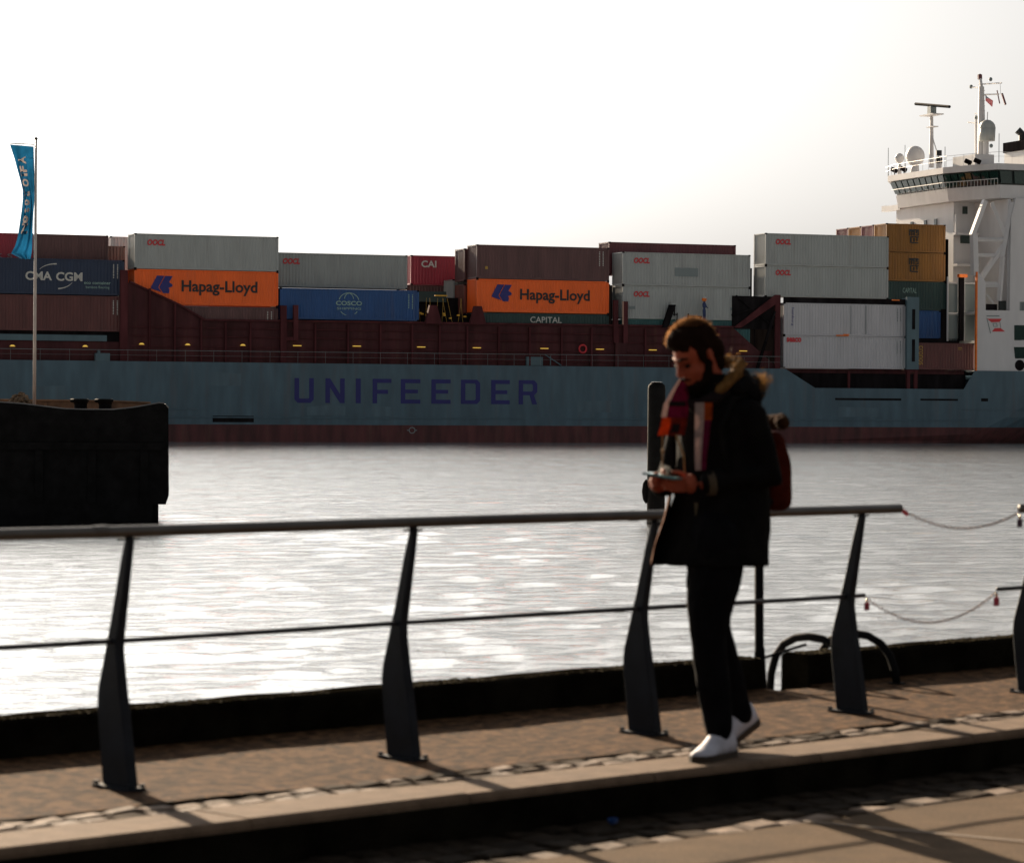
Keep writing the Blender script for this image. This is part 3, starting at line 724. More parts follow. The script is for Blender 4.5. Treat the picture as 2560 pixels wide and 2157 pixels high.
# ---------------- bridge and accommodation
TOPP = [(51.6, .3), (47.13, .3), (45.95, 3.2), (45.0, 6.6), (45.0, 17.3), (47.2, 20.7), (49.6, 23.6), (51.6, 23.6)]
BOTP = [(51.6, .45), (47.42, .45), (46.5, 3.3), (45.4, 6.7), (45.4, 16.7), (47.6, 20.4), (49.9, 23.45), (51.6, 23.45)]
ZR, ZB = 24.86, 23.50
def band(mb, lo, hi, z0, z1):
    n = len(lo); mb._add([(x, y, z0) for x, y in lo] + [(x, y, z1) for x, y in hi], [(i, (i + 1) % n, (i + 1) % n + n, i + n) for i in range(n)] + [tuple(range(n)), tuple(range(2 * n - 1, n - 1, -1))]); return mb
ov = lambda poly, d: [(x + (-d if x < 50 else 0), y + (d if y > 12 else -d)) for x, y in poly]
apr = [(51.6, .5), (47.5, .5), (46.6, 3.3), (45.6, 6.7), (45.6, 16.6), (47.8, 20.3), (50.0, 23.4), (51.6, 23.4)]
b = band(MB(), apr, BOTP, 22.30, ZB); brg = b.build('bridge', M['white'], ship)
band(MB(), ov(TOPP, .12), ov(TOPP, .12), ZR, 25.42).build('bridge_roof', M['white'], brg)
core = lambda poly, d: [(x + (d if x < 50 else 0), y + (-d if y > 12 else d)) for x, y in poly]
band(MB(), core(BOTP, .10), core(TOPP, .10), ZB, ZR).build('window_band', M['frame_dark'], brg)
def panes(i0, i1, n):
    for k in range(n):
        f0, f1 = (k + .1) / n, (k + .9) / n
        P = lambda poly, f, z: Vector((poly[i0][0] + (poly[i1][0] - poly[i0][0]) * f, poly[i0][1] + (poly[i1][1] - poly[i0][1]) * f, z))
        lerp = lambda f, g: P(BOTP, f, ZB).lerp(P(TOPP, f, ZR), g)
        c = [lerp(f0, .10), lerp(f1, .10), lerp(f1, .92), lerp(f0, .92)]
        nrm = (c[1] - c[0]).cross(c[3] - c[0]).normalized()
        if nrm.dot(Vector((-1, -1, 0))) < 0: nrm = -nrm
        b2 = MB().loft([[tuple(p + nrm * .06) for p in c], [tuple(p - nrm * .06) for p in c]])
        b2.build('window', M['glass'], brg)
panes(4, 3, 9); panes(3, 2, 4); panes(2, 1, 3); panes(1, 0, 3)
b = MB()                                              # guard rail in front of the windows and along the roof
rl = [(x - .45, y - (.4 if y < 3 else 0)) for x, y in BOTP[1:5]]
for z, r_ in ((24.02, .035),): b.tube([(x, y, z) for x, y in rl], r_, 5)
for i in range(3):
    for k in range(8):
        f = k / 8; x = rl[i][0] + (rl[i + 1][0] - rl[i][0]) * f; y = rl[i][1] + (rl[i + 1][1] - rl[i][1]) * f; b.tube([(x, y, 23.1), (x, y, 24.02)], .018, 4)
b.build('guard_rail', M['white'], brg)
b = MB()
rl = [(51.5, .6), (47.4, .6), (46.2, 3.4), (45.4, 6.8), (45.4, 17.1), (46.3, 20.5)]
for z, r_ in ((26.5, .02), (26.1, .013)): b.tube([(x, y, z) for x, y in rl], r_, 5)
for i in range(5):
    n = 3 if i != 3 else 9
    for k in range(n):
        f = k / n; x = rl[i][0] + (rl[i + 1][0] - rl[i][0]) * f; y = rl[i][1] + (rl[i + 1][1] - rl[i][1]) * f; b.tube([(x, y, 25.4), (x, y, 26.5)], .016, 4)
b.build('roof_rail', M['white'], brg)
MB().box(46.0, 46.6, 17.0, 20.8, 22.2, 22.7).box(46.0, 46.6, 20.0, 20.8, 22.7, 22.75).build('wing_deck', M['white'], brg)
MB().box(46.4, 47.6, 17.4, 18.5, 6.5, 22.2).build('far_column', M['white'], ship)
# house
b = MB().box(46.2, 66, 6.8, 17.1, 6.5, 22.28); hs_ = b.build('house', M['white'], ship)
for t_ in (14.9, 12.2, 10.2):
    MB().box(46.12, 46.25, t_ - .25, t_ + .25, 19.9, 20.9).build('window', M['glass'], hs_)
for k, z in enumerate((19.2, 16.3, 13.5)):
    MB().box(46.0, 51.5, 5.7, 6.8, z, z + .22).build('deck', M['white'], hs_)
def on_wall(px, py, t): return ship_t(px, py, t)
for (px, py), (dw, dh) in {(2413, 526): (.5, .7), (2415, 598): (1.1, .8), (2463, 597): (.5, .6), (2477, 528): (.6, 1.0), (2449, 670): (.7, .8)}.items():
    s_, z_ = on_wall(px, py, 6.7); MB().box(s_ - dw / 2, s_ + dw / 2, 6.7, 6.85, z_ - dh / 2, z_ + dh / 2).build('window', M['glass'], hs_)
s_, z_ = on_wall(2391, 560, 6.0); MB().box(s_ - .12, s_ + .12, 5.9, 6.1, z_ - 1.0, z_ + .9).build('ladder', M['white'], hs_)
# lower block with the tower and open truss
b = MB()
W0 = .12
b.prism([(44.95, 6.53), (49.6, 6.53), (66, 6.53), (66, 12.05), (48.35, 12.05), (45.85, 12.05), (45.85, 14.6), (45.2, 15.35), (44.95, 15.35)], W0, .5, 'y')
b.prism([(48.35, 12.05), (66, 12.05), (66, 22.3), (48.9, 22.3), (48.45, 20.5)], W0, .5, 'y')
b.box(48.3, 48.6, .5, 6.7, 12.0, 22.2); b.box(45.2, 48.3, .5, 6.7, 11.75, 11.95)
b.box(46.4, 46.6, .5, 6.7, 6.5, 11.75)
lb = b.build('lower_block', M['white'], ship)
MB().box(44.86, 44.99, .05, .30, 6.55, 15.5).build('edge_strip', M['orange'], lb)
def crop(x, y): return 2380 + x / 3.676, 480 + y / 3.676
def beam(p0, p1, r, name='truss_beam', t=.45):
    a = ship_t(*crop(*p0), t); c = ship_t(*crop(*p1), t)
    MB().tube([(a[0], t, a[1]), (c[0], t, c[1])], r, 4).build(name, M['white'], ship)
beam((303, 80), (185, 400), .30); beam((200, 395), (208, 770), .38); beam((215, 435), (495, 440), .20, t=.55); beam((225, 580), (390, 582), .16, t=.55)
beam((365, 100), (492, 405), .24, t=.6); beam((552, 95), (462, 600), .26, t=.5); beam((466, 590), (434, 1000), .24); beam((482, 480), (268, 790), .26, t=.62)
beam((300, 850), (442, 852), .26, t=.58); beam((318, 940), (382, 1022), .12, t=.7)
s0, z0 = ship_t(*crop(315, 1030), .8); s1, z1 = ship_t(*crop(410, 1088), .8); MB().box(s0, s1, .7, .9, z1, z0).build('dark_box', M['dark'], ship)
s0, z0 = ship_t(*crop(432, 1000), .8); s1, z1 = ship_t(*crop(510, 1088), .8); MB().box(s0, s1, .7, .9, z1, z0).build('dark_box', M['frame_dark'], ship)
def cz(pts): return [ship_t(*crop(*p), W0) for p in pts]
flat([cz([(322, 1165), (458, 1165), (435, 1195), (362, 1198)]), cz([(365, 1283), (488, 1283), (445, 1250), (392, 1252)])], W0 - .02, M['l_red'], lb, 'funnel_flag_red')
flat([cz([(315, 1158), (323, 1158), (358, 1298), (350, 1300)]), cz([(315, 1135), (435, 1135), (435, 1145), (315, 1145)]), cz([(436, 1196), (442, 1194), (450, 1248), (444, 1250)])]
     + [cz([(x, y), (x + 7, y), (x + 14, y + 34), (x + 7, y + 34)]) for x, y in ((372, 1205), (405, 1205))] + [cz([(378, 1205), (406, 1205), (406, 1211), (379, 1211)]), cz([(385, 1233), (414, 1233), (416, 1239), (386, 1239)])], W0 - .02, M['patch'], lb, 'funnel_flag_line')
for pts in ([(572, 1225), (680, 1225), (680, 1362), (572, 1362)], [(568, 1425), (690, 1425), (690, 1530), (580, 1530)]):
    c = cz(pts); MB().prism([(u, v) for u, v in c], W0 - .03, W0 + .1, 'y').build('window', M['glass'], lb)
c = ship_t(*crop(622, 1592), W0); MB().tube([(c[0], W0 - .03, c[1]), (c[0], W0 + .1, c[1])], .50, 16).build('porthole', M['dark'], lb)
for x in (640, 655): s_, z_ = ship_t(*crop(x, 1050), W0); MB().box(s_ - .2, s_ + .2, W0 - .02, W0 + .1, z_ - .4, z_ + .4).build('vent', M['patch'], lb)
# cross-ship lashing frames before the house
b = MB()
for px0, px1 in ((1545, 1610), (1665, 1735)):
    for py0, py1 in ((540, 760), (775, 965)):
        a = ship_t(1840 + px0 / 2.9083, 520 + py0 / 2.9083, 3.0); c = ship_t(1840 + px1 / 2.9083, 520 + py1 / 2.9083, 3.0)
        b.box(a[0], c[0], 3.0, 3.3, c[1], a[1])
b.build('lashing_panel', M['patch'], ship)
b = MB()
for px in (1540, 1660):
    a = ship_t(1840 + px / 2.9083, 520 + 500 / 2.9083, 2.8); c = ship_t(1840 + px / 2.9083, 520 + 968 / 2.9083, 2.8)
    b.tube([(a[0], 2.8, a[1]), (a[0], 2.8, c[1])], .09, 5)
for py in (545, 768):
    a = ship_t(1840 + 1540 / 2.9083, 520 + py / 2.9083, 2.85); c = ship_t(1840 + 1735 / 2.9083, 520 + py / 2.9083, 2.85)
    b.tube([(a[0], 2.85, a[1]), (c[0], 2.85, a[1])], .09, 5)
b.build('lashing_frame', M['white'], ship)
a = ship_t(1840 + 1637 / 2.9083, 520 + 490 / 2.9083, 2.6); c = ship_t(1840 + 1637 / 2.9083, 520 + 968 / 2.9083, 2.6)
MB().box(a[0] - .22, a[0] + .22, 2.4, 2.7, c[1], a[1] - .2).build('dark_column', M['dark'], ship)
MB().box(a[0] - .34, a[0] + .5, 2.3, 2.7, a[1] - .2, a[1] + .1).build('column_cap', M['orange'], ship)
# roof gear
def r5(x, y, s): t_, z_ = ship_s(2160 + x / 4.3025, 150 + y / 4.3025, s); return Vector((s, t_, z_))
sg = 47.0
rb, rt = r5(725, 1160, sg), r5(727, 560, sg)
ms = MB().tube([rb, rt], [.24, .15], 8)
for k in range(10):
    p = rb.lerp(rt, .05 + k * .095); ms.tube([p + Vector((0, -.28, 0)), p + Vector((0, .28, 0))], .025, 4)
ms.tube([rb + Vector((.2, -1.6, 0)), rb.lerp(rt, .6)], .05, 5)
p = rb.lerp(rt, .72); ms.box(p.x - .3, p.x + .3, p.y - .8, p.y + .5, p.z, p.z + .08)
p = rt - Vector((0, 0, .35)); ms.box(p.x - .6, p.x + .6, p.y - 1.3, p.y + 1.3, p.z, p.z + .1)
rm = ms.build('radar_mast', M['white'], ship)
MB().box(rt.x - .3, rt.x + .3, rt.y - .38, rt.y + .3, rt.z - .2, rt.z + .5).build('scanner_gearbox', M['patch'], rm)
e0, e1 = r5(555, 475, sg), r5(920, 505, sg)
MB().tube([e0, e1], .15, 6).build('scanner_bar', M['black_iron'], rm)
def dome(px, py, s, rw, rh, zbase):
    c = r5(px, py, s); o = MB().ell(c, (rw, rw, rh), 14, 9).tube([(c.x, c.y, zbase), (c.x, c.y, c.z - rh * .6)], [rw * .5, rw * .35], 8).build('satellite_dome', M['white'], ship, smooth=True)
dome(550, 1035, 47.0, .92, .98, 25.4); dome(382, 1060, 47.0, .45, .5, 25.4)
sm = 50.0
mb_, mt_ = r5(1265, 1120, sm), r5(1262, 290, sm); tip = r5(1246, 155, sm)
ms = MB().tube([mb_, mt_], [.42, .26], 8).tube([mt_, tip], [.16, .12], 6)
l0, l1 = r5(1205, 1090, sm), r5(1205, 600, sm); ms.tube([l0, l1], .13, 6)
r0_, r1_ = r5(1312, 1120, sm), r5(1312, 830, sm); ms.tube([r0_, r1_], .26, 8)
for a_, c_ in (((1240, 265), (1480, 250)), ((1150, 293), (1240, 300)), ((1120, 672), (1270, 690)), ((1300, 375), (1450, 370)), ((1195, 578), (1240, 585)), ((1240, 870), (1380, 872))):
    ms.tube([r5(*a_, sm), r5(*c_, sm)], .07, 5)
for k in range(14):
    y_ = 330 + k * 55; a_ = r5(1240, y_, sm); ms.tube([a_, r5(1300, y_, sm)], .03, 4)
ms.tube([r5(1330, 560, sm), r5(1318, 830, sm)], .04, 4); ms.tube([r5(1465, 260, sm), r5(1470, 370, sm)], .02, 4)
mm = ms.build('signal_mast', M['white'], ship)
for x, y in ((1152, 290), (1362, 210), (1207, 622), (1368, 925)):
    MB().ell(r5(x, y, sm), (.18, .18, .2), 8, 5).build('mast_light', M['patch'], mm)
for p0_, p1_, rr_ in (((1432, 330), (1460, 470), .06), ((1485, 365), (1522, 480), .11)):
    MB().tube([r5(*p0_, sm), r5(*p1_, sm)], rr_, 5).build('aerial', M['c_maroon'], mm)
MB().tube([r5(1245, 160, sm), r5(1247, 210, sm)], .22, 6).build('masthead_light', M['c_maroon'], mm)
c = r5(1325, 770, sm)
MB().ell(c + Vector((0, 0, .3)), (.78, .78, .8), 12, 8).tube([c - Vector((0, 0, .9)), c + Vector((0, 0, .35))], [.72, .78], 12).build('satellite_dome', M['c_pale'], ship, smooth=True)
c = r5(805, 1045, sg)
MB().tube([c - Vector((0, 0, 1.5)), c - Vector((0, 0, .6))], .3, 8).build('lantern_stand', M['white'], ship)
MB().tube([c - Vector((0, 0, .6)), c + Vector((0, 0, .0))], .33, 8).tube([c + Vector((0, 0, .12)), c + Vector((0, 0, .62))], .28, 8).build('lantern', M['l_black'], ship)
for x, y in ((330, 1190), (430, 1180), (1125, 1100), (1225, 1092)):
    c = r5(x, y, 46.0); MB().tube([c + Vector((-.25, .2, .15)), c + Vector((.15, -.2, -.1))], .22, 8).tube([(c.x, c.y, 25.4), c], .05, 5).build('searchlight', M['dark'], ship)
a = r5(955, 1050, 48.0); c = r5(1195, 1150, 48.0); MB().box(48, 50, c.y, a.y, 25.4, a.z).build('roof_house', M['white'], ship)
for x in (260, 440, 870, 1450): a = r5(x, 1230, 46.5); MB().tube([(a.x, a.y, 25.4), (a.x, a.y, 27.6 + (x % 3) * .4)], .03, 4).build('whip_aerial', M['patch'], ship)
a = r5(1510, 935, 55.0); MB().box(55, 62, 4.0, a.y, 25.0, a.z - .6).build('funnel', M['white'], ship)
MB().box(54.9, 62.1, 3.9, a.y + .1, a.z - .6, a.z + .35).build('funnel_top', M['dark'], ship)
b = MB()
for k in range(5): b.tube([(56 + k * .9, a.y - 1.6 - k * 1.1, a.z), (56 + k * .9, a.y - 1.6 - k * 1.1, a.z + 1.1 + .3 * k), (55.6 + k * .9, a.y - 1.4 - k * 1.1, a.z + 1.5 + .3 * k)], .36, 8)
b.build('exhaust_pipe', M['l_black'], ship)
p0_ = r5(1308, 370, sm)
fl = [p0_, r5(1318, 395, sm), r5(1385, 440, sm), r5(1378, 505, sm), r5(1310, 440, sm)]
t = thing('ship_flag', SO + DS * p0_.x + DT * p0_.y + Vector((0, 0, p0_.z)), TH, 'small dark and red flag drooping from the ship mast', 'flag')
L2 = [f - p0_ for f in fl]
MB().loft([[tuple(v + Vector((-.03, 0, 0))) for v in (L2[0], L2[1], L2[1] * .5 + L2[2] * .5, L2[4] * .6)], [tuple(v + Vector((.03, 0, 0))) for v in (L2[0], L2[1], L2[1] * .5 + L2[2] * .5, L2[4] * .6)]]).build('upper_cloth', M['c_navy'], t)
MB().loft([[tuple(v + Vector((-.03, 0, 0))) for v in (L2[4] * .62, L2[1] * .49 + L2[2] * .51, L2[2], L2[3], L2[4])], [tuple(v + Vector((.03, 0, 0))) for v in (L2[4] * .62, L2[1] * .49 + L2[2] * .51, L2[2], L2[3], L2[4])]]).build('lower_cloth', M['l_red'], t)

# ------------------------------------------------------------------ containers
_cm = {}
def corr(x0, x1, z0, z1, pitch, y_out, y_in):
    n = max(3, int(round((x1 - x0) / pitch))); p = (x1 - x0) / n; xs = []
    for i in range(n):
        a = x0 + i * p; xs += [(a, y_out), (a + p * .26, y_out), (a + p * .5, y_in), (a + p * .76, y_in)]
    xs.append((x1, y_out)); return xs
def cmeshes(L, H):
    if (L, H) in _cm: return _cm[(L, H)]
    Wd = 2.438
    b = MB(); xs = corr(.12, L - .12, .16, H - .1, .279, .028, .064)
    for (xa, ya), (xb, yb) in zip(xs, xs[1:]): b.quad((xa, ya, .15), (xb, yb, .15), (xb, yb, H - .09), (xa, ya, H - .09))
    side = b.mesh('side_panel')
    b = MB(); xs = corr(.14, Wd - .14, 0, 0, .24, .03, .07)
    for (ya, xa), (yb, xb) in zip(xs, xs[1:]): b.quad((xa, ya, .15), (xb, yb, .15), (xb, yb, H - .1), (xa, ya, H - .1))
    end = b.mesh('end_panel')
    b = MB()
    for x0 in (0, L - .15):
        for y0 in (0, Wd - .15): b.box(x0, x0 + .15, y0, y0 + .15, .0, H)
    for z0, z1 in ((.02, .16), (H - .10, H - .012)):
        b.box(.15, L - .15, 0.004, .10, z0, z1).box(.15, L - .15, Wd - .10, Wd - .004, z0, z1)
        b.box(.004, .10, .15, Wd - .15, z0, z1).box(L - .10, L - .004, .15, Wd - .15, z0, z1)
    fr = b.mesh('frame')
    b = MB().box(.09, L - .09, .09, Wd - .09, .10, H - .03); body = b.mesh('body')
    b = MB()
    for x0 in (-.01, L - .17):
        for z0 in (-.005, H - .113): b.box(x0, x0 + .18, -.012, .15, z0, z0 + .118)
    cs = b.mesh('corner_casting')
    _cm[(L, H)] = (side, end, fr, body, cs); return _cm[(L, H)]
HC, ST, F40, F20 = 2.896, 2.591, 12.192, 6.058
def container(s, t, z, L, H, m, label, end=None, group='shipping containers on deck'):
    c = thing('shipping_container', SO + DS * s + DT * t + Vector((0, 0, z)), TH, label, 'container', group)
    side, en, fr, body, cs = cmeshes(L, H)
    for nm, me in (('side_panel', side), ('end_panel', en), ('frame', fr), ('body', body)): link(nm, me, m, c, objslot=True)
    link('corner_casting', cs, M['dark'], c, objslot=True)
    c['len'] = L; return c
def bars(c, L, H, m='l_white'):
    b = MB(); r = random.Random(int(c.location.x * 100))
    for x in (L - .95, L - .62):
        z = H - .35
        while z > H - 1.5: hh = r.uniform(.05, .12); b._add([(x, -.004, z - hh), (x + .09, -.004, z - hh), (x + .09, -.004, z), (x, -.004, z)], [(0, 1, 2, 3)]); z -= hh + .05
    tag(b.build('marking', M[m], c, normals=False), kind='stuff')
def oocl(c, x=1.05, zt=2.42, w_=1.5, h=.50): lettering('OOCL', x, x + w_, zt - h, zt, -.004, M['l_red'], c, .05, 0.2)
def hapag(c):
    # blue slanted mark with notched right side, then the name
    P = lambda pts: [((x / 6.16 + 16) / 28.9, (84 - y / 6.16) / 28.9) for x, y in pts]
    flat([P([(235, 95), (346, 96), (256, 262), (300, 335), (255, 320), (145, 285), (150, 255)]), P([(358, 97), (470, 98), (440, 150), (415, 185), (410, 270), (425, 300), (415, 350), (326, 349), (270, 262)]), P([(415, 185), (470, 225), (465, 250), (410, 270)])], -.004, M['l_blue'], c, 'logo')
    lettering('Hapag-Lloyd', 3.95, 10.4, .82, 2.04, -.004, M['l_black'], c, .022)
C = container
c = C(-45.75, .8, 11.87, F40, HC, M['c_navy'], 'navy blue container lettered CMA CGM at the left edge, behind the flagpole')
X0 = 4.15
lettering('CMA', 4.05, 6.22, 1.12, 1.84, -.004, M['l_white'], c, .03); lettering('CGM', 6.55, 8.72, 1.10, 1.82, -.004, M['l_white'], c, .03)
flat(arc(6.55, 1.55, 1.55, .92, 150, 88, .03, .10) , -.004, M['l_white'], c, 'swoosh'); flat(arc(6.6, 1.45, 1.45, .98, -85, -28, .11, .03), -.004, M['l_white'], c, 'swoosh')
lettering('eco container', 8.85, 11.05, .88, 1.12, -.004, M['l_cyan'], c, .01); lettering('bamboo flooring', 9.0, 10.95, .48, .76, -.004, M['l_cyan'], c, .0); bars(c, F40, HC)
c = C(-45.75, .8, 8.92, F40, HC, M['c_rust'], 'rust red container under the navy CMA CGM one at the left edge'); bars(c, F40, HC)
c = C(-52.75, 3.4, 14.0, F40, HC, M['c_red'], 'bright red container top left, partly behind the flag'); lettering('K S', 9.1, 10.5, .85, 1.2, -.004, M['patch'], c, .0)
c = C(-40.38, 3.4, 14.0, F20, HC, M['c_brown'], 'dark brown container top row right of the flag, behind CMA CGM'); 
C(-44.5, 5.95, 13.3, F40, HC, M['c_brown'], 'dark brown lower container showing right of the other, behind CMA CGM')
C(-33.0, 8.5, 14.25, F40, HC, M['c_white'], 'far pale container end just left of the tall OOCL container')
c = C(-32.72, .8, 14.11, F40, HC, M['c_pale'], 'pale grey OOCL container on top of the left Hapag-Lloyd one'); oocl(c)
c = C(-32.72, .8, 11.20, F40, HC, M['c_orange'], 'orange Hapag-Lloyd container on the left, partly hidden by sloping red wall'); hapag(c)
c = C(-32.72, .8, 8.25, F40, HC, M['c_brown'], 'dark brown container beneath the left orange Hapag-Lloyd container'); bars(c, F40, HC)
c = C(-20.55, 3.4, 12.98, F40, HC, M['c_grey'], 'grey OOCL container lying above the blue COSCO container'); oocl(c, 1.15)
c = C(-20.37, .8, 10.20, F40, ST, M['c_blue'], 'blue COSCO SHIPPING container between two orange ones'); bars(c, F40, ST, 'l_cyan')
gx, gz = 6.0, 1.35
lettering('COSCO', 4.85, 7.15, 1.22, 1.60, -.004, M['l_cyan'], c, .03); lettering('SHIPPING', 4.95, 7.05, .86, 1.06, -.004, M['l_cyan'], c, .01)
flat(arc(gx, 1.55, .88, .72, 168, 12, .07, .07) + arc(gx, 1.62, .42, .62, 165, 15, .06, .06), -.004, M['l_cyan'], c, 'globe'); flat(arc(gx, 1.1, .85, .72, 212, 255, .07, .05) + arc(gx, 1.1, .85, .72, -32, -55, .07, .05), -.005, M['l_cyan'], c, 'globe')
c = C(-6.32, 8.52, 13.60, F20, ST, M['c_red'], 'crimson container lettered CAI near the ship middle'); lettering('CAI', .95, 2.35, 1.55, 2.15, -.004, M['l_white'], c, .03)
C(-6.7, 8.56, 10.98, F20, ST, M['c_brown'], 'dark brown container in shade beneath the crimson CAI container')
C(-3.21, 3.36, 13.80, F40, HC - .1, M['c_brown'], 'brown container in second row left of the big brown top one')
C(-3.21, 3.36, 10.95, F40, ST, M['c_brick'], 'brick red container end beneath the second-row brown container')
C(-3.32, 5.96, 11.45, F40, ST, M['c_pale'], 'pale grey container end in third row beside the crimson CAI container')
c = C(-2.99, .8, 13.93, F40, HC, M['c_brown'], 'dark brown container on top of the right Hapag-Lloyd one'); bars(c, F40, HC)
flat([[(.75, .8), (1.0, .8), (1.0, 1.05), (.75, 1.05)]], -.004, M['l_yellow'], c, 'marking')
c = C(-2.99, .8, 11.08, F40, HC - .06, M['c_orange'], 'orange Hapag-Lloyd container on the right, fully visible'); hapag(c)
c = C(-2.99, .8, 8.14, F40, HC, M['c_green'], 'dark green CAPITAL container under the right orange container'); lettering('CAPITAL', 4.9, 7.8, 2.1, 2.62, -.004, M['l_white'], c, .01)
C(10.25, 3.4, 14.62, F40, HC, M['c_maroon'], 'maroon container rising behind the upper middle OOCL container')
c = C(10.47, .8, 13.63, F40, HC, M['c_pale'], 'grey OOCL container with bluish repair patch, upper of middle pair'); oocl(c)
flat([[(4.95, .88), (7.15, .88), (7.15, 1.62), (4.95, 1.62)]], -.004, M['patch'], c, 'repair_patch')
c = C(10.47, .8, 10.72, F40, HC, M['c_pale'], 'pale OOCL container behind the deckhand, lower of middle pair'); oocl(c)
flat([[(.6, .85), (1.2, .85), (1.2, 1.1), (.6, 1.1)], [(10.3, .9), (11.1, .9), (11.1, 1.15), (10.3, 1.15)]], -.004, M['patch'], c, 'marking')
C(10.47, .8, 7.78, F40, HC, M['c_teal'], 'teal container whose top edge shows under the middle OOCL pair')
c = C(24.12, .8, 15.67, F40, HC - .05, M['c_pale'], 'grey OOCL container topmost of the right-hand stack'); oocl(c, 1.0, 2.35)
c = C(24.12, .8, 12.90, F40, HC - .15, M['c_pale'], 'grey OOCL container second from top of the right-hand stack'); oocl(c, 1.0, 2.40)
c = C(25.86, .62, 9.50, F40, HC, M['c_white'], 'white container directly above the Seaco one'); lettering('hamburg', .72, 1.02, .85, 2.45, -.004, M['l_blue'], c, 0, 0, turn=-1); bars(c, F40, HC, 'patch')
flat([[(8.1, .2), (8.18, .2), (8.18, 2.75), (8.1, 2.75)], [(6.6, .2), (6.65, .2), (6.65, 2.75), (6.6, 2.75)]], -.004, M['patch'], c, 'seam'); flat([[(5.9, .12), (6.5, .12), (6.5, .2), (5.9, .2)]], -.005, M['orange'], c, 'marking')
c = C(25.86, .62, 6.60, F40, HC, M['c_white'], 'white Seaco container lowest of the right-hand stack'); lettering('seaco', .3, 1.75, 2.30, 2.72, -.004, M['l_red'], c, .04); bars(c, F40, HC, 'patch')
b = MB().box(25.86, 38.0, .66, .75, 12.38, 12.90); b.build('stack_bar', M['dark'], ship)
ys = []
def msc(c):
    def R(x0, x1, z0, z1): return [(x0, z0), (x1, z0), (x1, z1), (x0, z1)]
    flat([R(2.30, 3.30, 2.02, 2.10), R(2.30, 2.42, 1.52, 2.02), R(2.52, 2.66, 1.52, 2.02), R(2.76, 2.90, 1.52, 2.02), R(2.66, 2.76, 1.86, 2.02), R(2.42, 2.52, 1.90, 2.02), R(2.98, 3.30, 1.88, 2.02), R(2.98, 3.12, 1.74, 1.88), R(2.98, 3.30, 1.52, 1.62), R(3.18, 3.30, 1.62, 1.88 - .02),
          R(2.40, 3.30, 1.36, 1.46), R(2.40, 2.56, .86, 1.36), R(2.56, 3.25, .82, .94), R(2.74, 2.9, 1.0, 1.30), R(3.06, 3.2, 1.05, 1.36)], -.004, M['l_black'], c, 'logo')
c = C(37.45, 3.4, 17.30, F20, ST, M['c_yellow'], 'mustard MSC container topmost beside the bridge'); msc(c)
c = C(37.45, 3.4, 14.68, F20, ST, M['c_yellow'], 'mustard MSC container second from top beside the bridge'); msc(c)
C(37.45, 6.0, 17.30, F20, ST, M['c_maroon'], 'maroon container end just left of the topmost mustard one')
C(37.45, 8.55, 17.30, F20, ST, M['c_yellow'], 'mustard container end between the two maroon ends')
C(37.45, 11.1, 17.30, F20, ST, M['c_maroon'], 'maroon container end leftmost of the far top row by the bridge')
c = C(37.55, 3.4, 12.06, F20, ST, M['c_green'], 'dark green capital container beneath the mustard pair'); lettering('CAPITAL', 1.6, 3.0, 1.55, 2.0, -.004, M['l_cyan'], c, 0.0)
flat([[(1.5, .3), (2.6, .3), (2.6, 1.05), (1.5, 1.05)]], -.004, M['shipgrey'], c, 'marking')
C(37.0, 3.4, 9.44, F20, ST, M['c_blue'], 'plain blue container beneath the green one, right of the grey post')
c = C(39.12, .95, 6.60, F20, ST - .15, M['c_rust'], 'rust red container with vertical yellow letters beside the white bridge base'); lettering('cronos', .38, .82, .45, 2.15, -.004, M['l_yellow'], c, .0, 0, turn=-1)
flat([[(4.4, 2.0), (4.8, 2.0), (4.8, 2.06), (4.4, 2.06)], [(4.4, 1.85), (4.8, 1.85), (4.8, 1.9), (4.4, 1.9)]], -.004, M['l_yellow'], c, 'marking')
for o in bpy.data.objects:
    if 'len' in o: del o['len']

# ------------------------------------------------------------------ deckhand on the ship and his gear
t = thing('person', SO + DS * 17.98 + DT * .25 + Vector((0, 0, 10.15)), TH + .6, 'deckhand in orange and white helmet and blue overalls standing on the ship', 'person')
def blob(parts, vox, name, m, parent, sm=3, dec=None, jitter=0.0, jscale=8.0):
    me = parts.mesh('tmp', False); o = bpy.data.objects.new('tmp', me); COL.objects.link(o)
    md = o.modifiers.new('r', 'REMESH'); md.mode = 'VOXEL'; md.voxel_size = vox
    m2 = o.modifiers.new('s', 'SMOOTH'); m2.iterations = sm; m2.factor = 0.5
    dg = bpy.context.evaluated_depsgraph_get(); out = bpy.data.meshes.new_from_object(o.evaluated_get(dg)); bpy.data.objects.remove(o); bpy.data.meshes.remove(me)
    if jitter:
        no = [v.normal.copy() for v in out.vertices]
        for v, n_ in zip(out.vertices, no):
            p = v.co; d = noise.noise(Vector((p.x * jscale, p.y * jscale, p.z * jscale * .6))) + .5 * noise.noise(Vector((p.x * jscale * 2.3, p.y * jscale * 2.3, p.z * jscale * 1.2 + 5)))
            v.co = p + n_ * d * jitter
    out.name = name; out.polygons.foreach_set('use_smooth', [True] * len(out.polygons)); out.materials.clear()
    return link(name, out, m, parent)
OV = mat('overall_blue', (0.03, 0.05, 0.14), 0.8); SK = mat('skin', (0.26, 0.058, 0.030), 0.7, 0.15, 12, spec=0.15)
b = MB().ell((0, 0, 2.24), (.09, .11, .13), 10, 7).tube([(0, 0, 2.0), (0, 0, 2.2)], .06, 8).ell((0, 0, 1.85), (.2, .13, .3), 10, 8).ell((0, 0, 1.4), (.18, .13, .2), 10, 8)
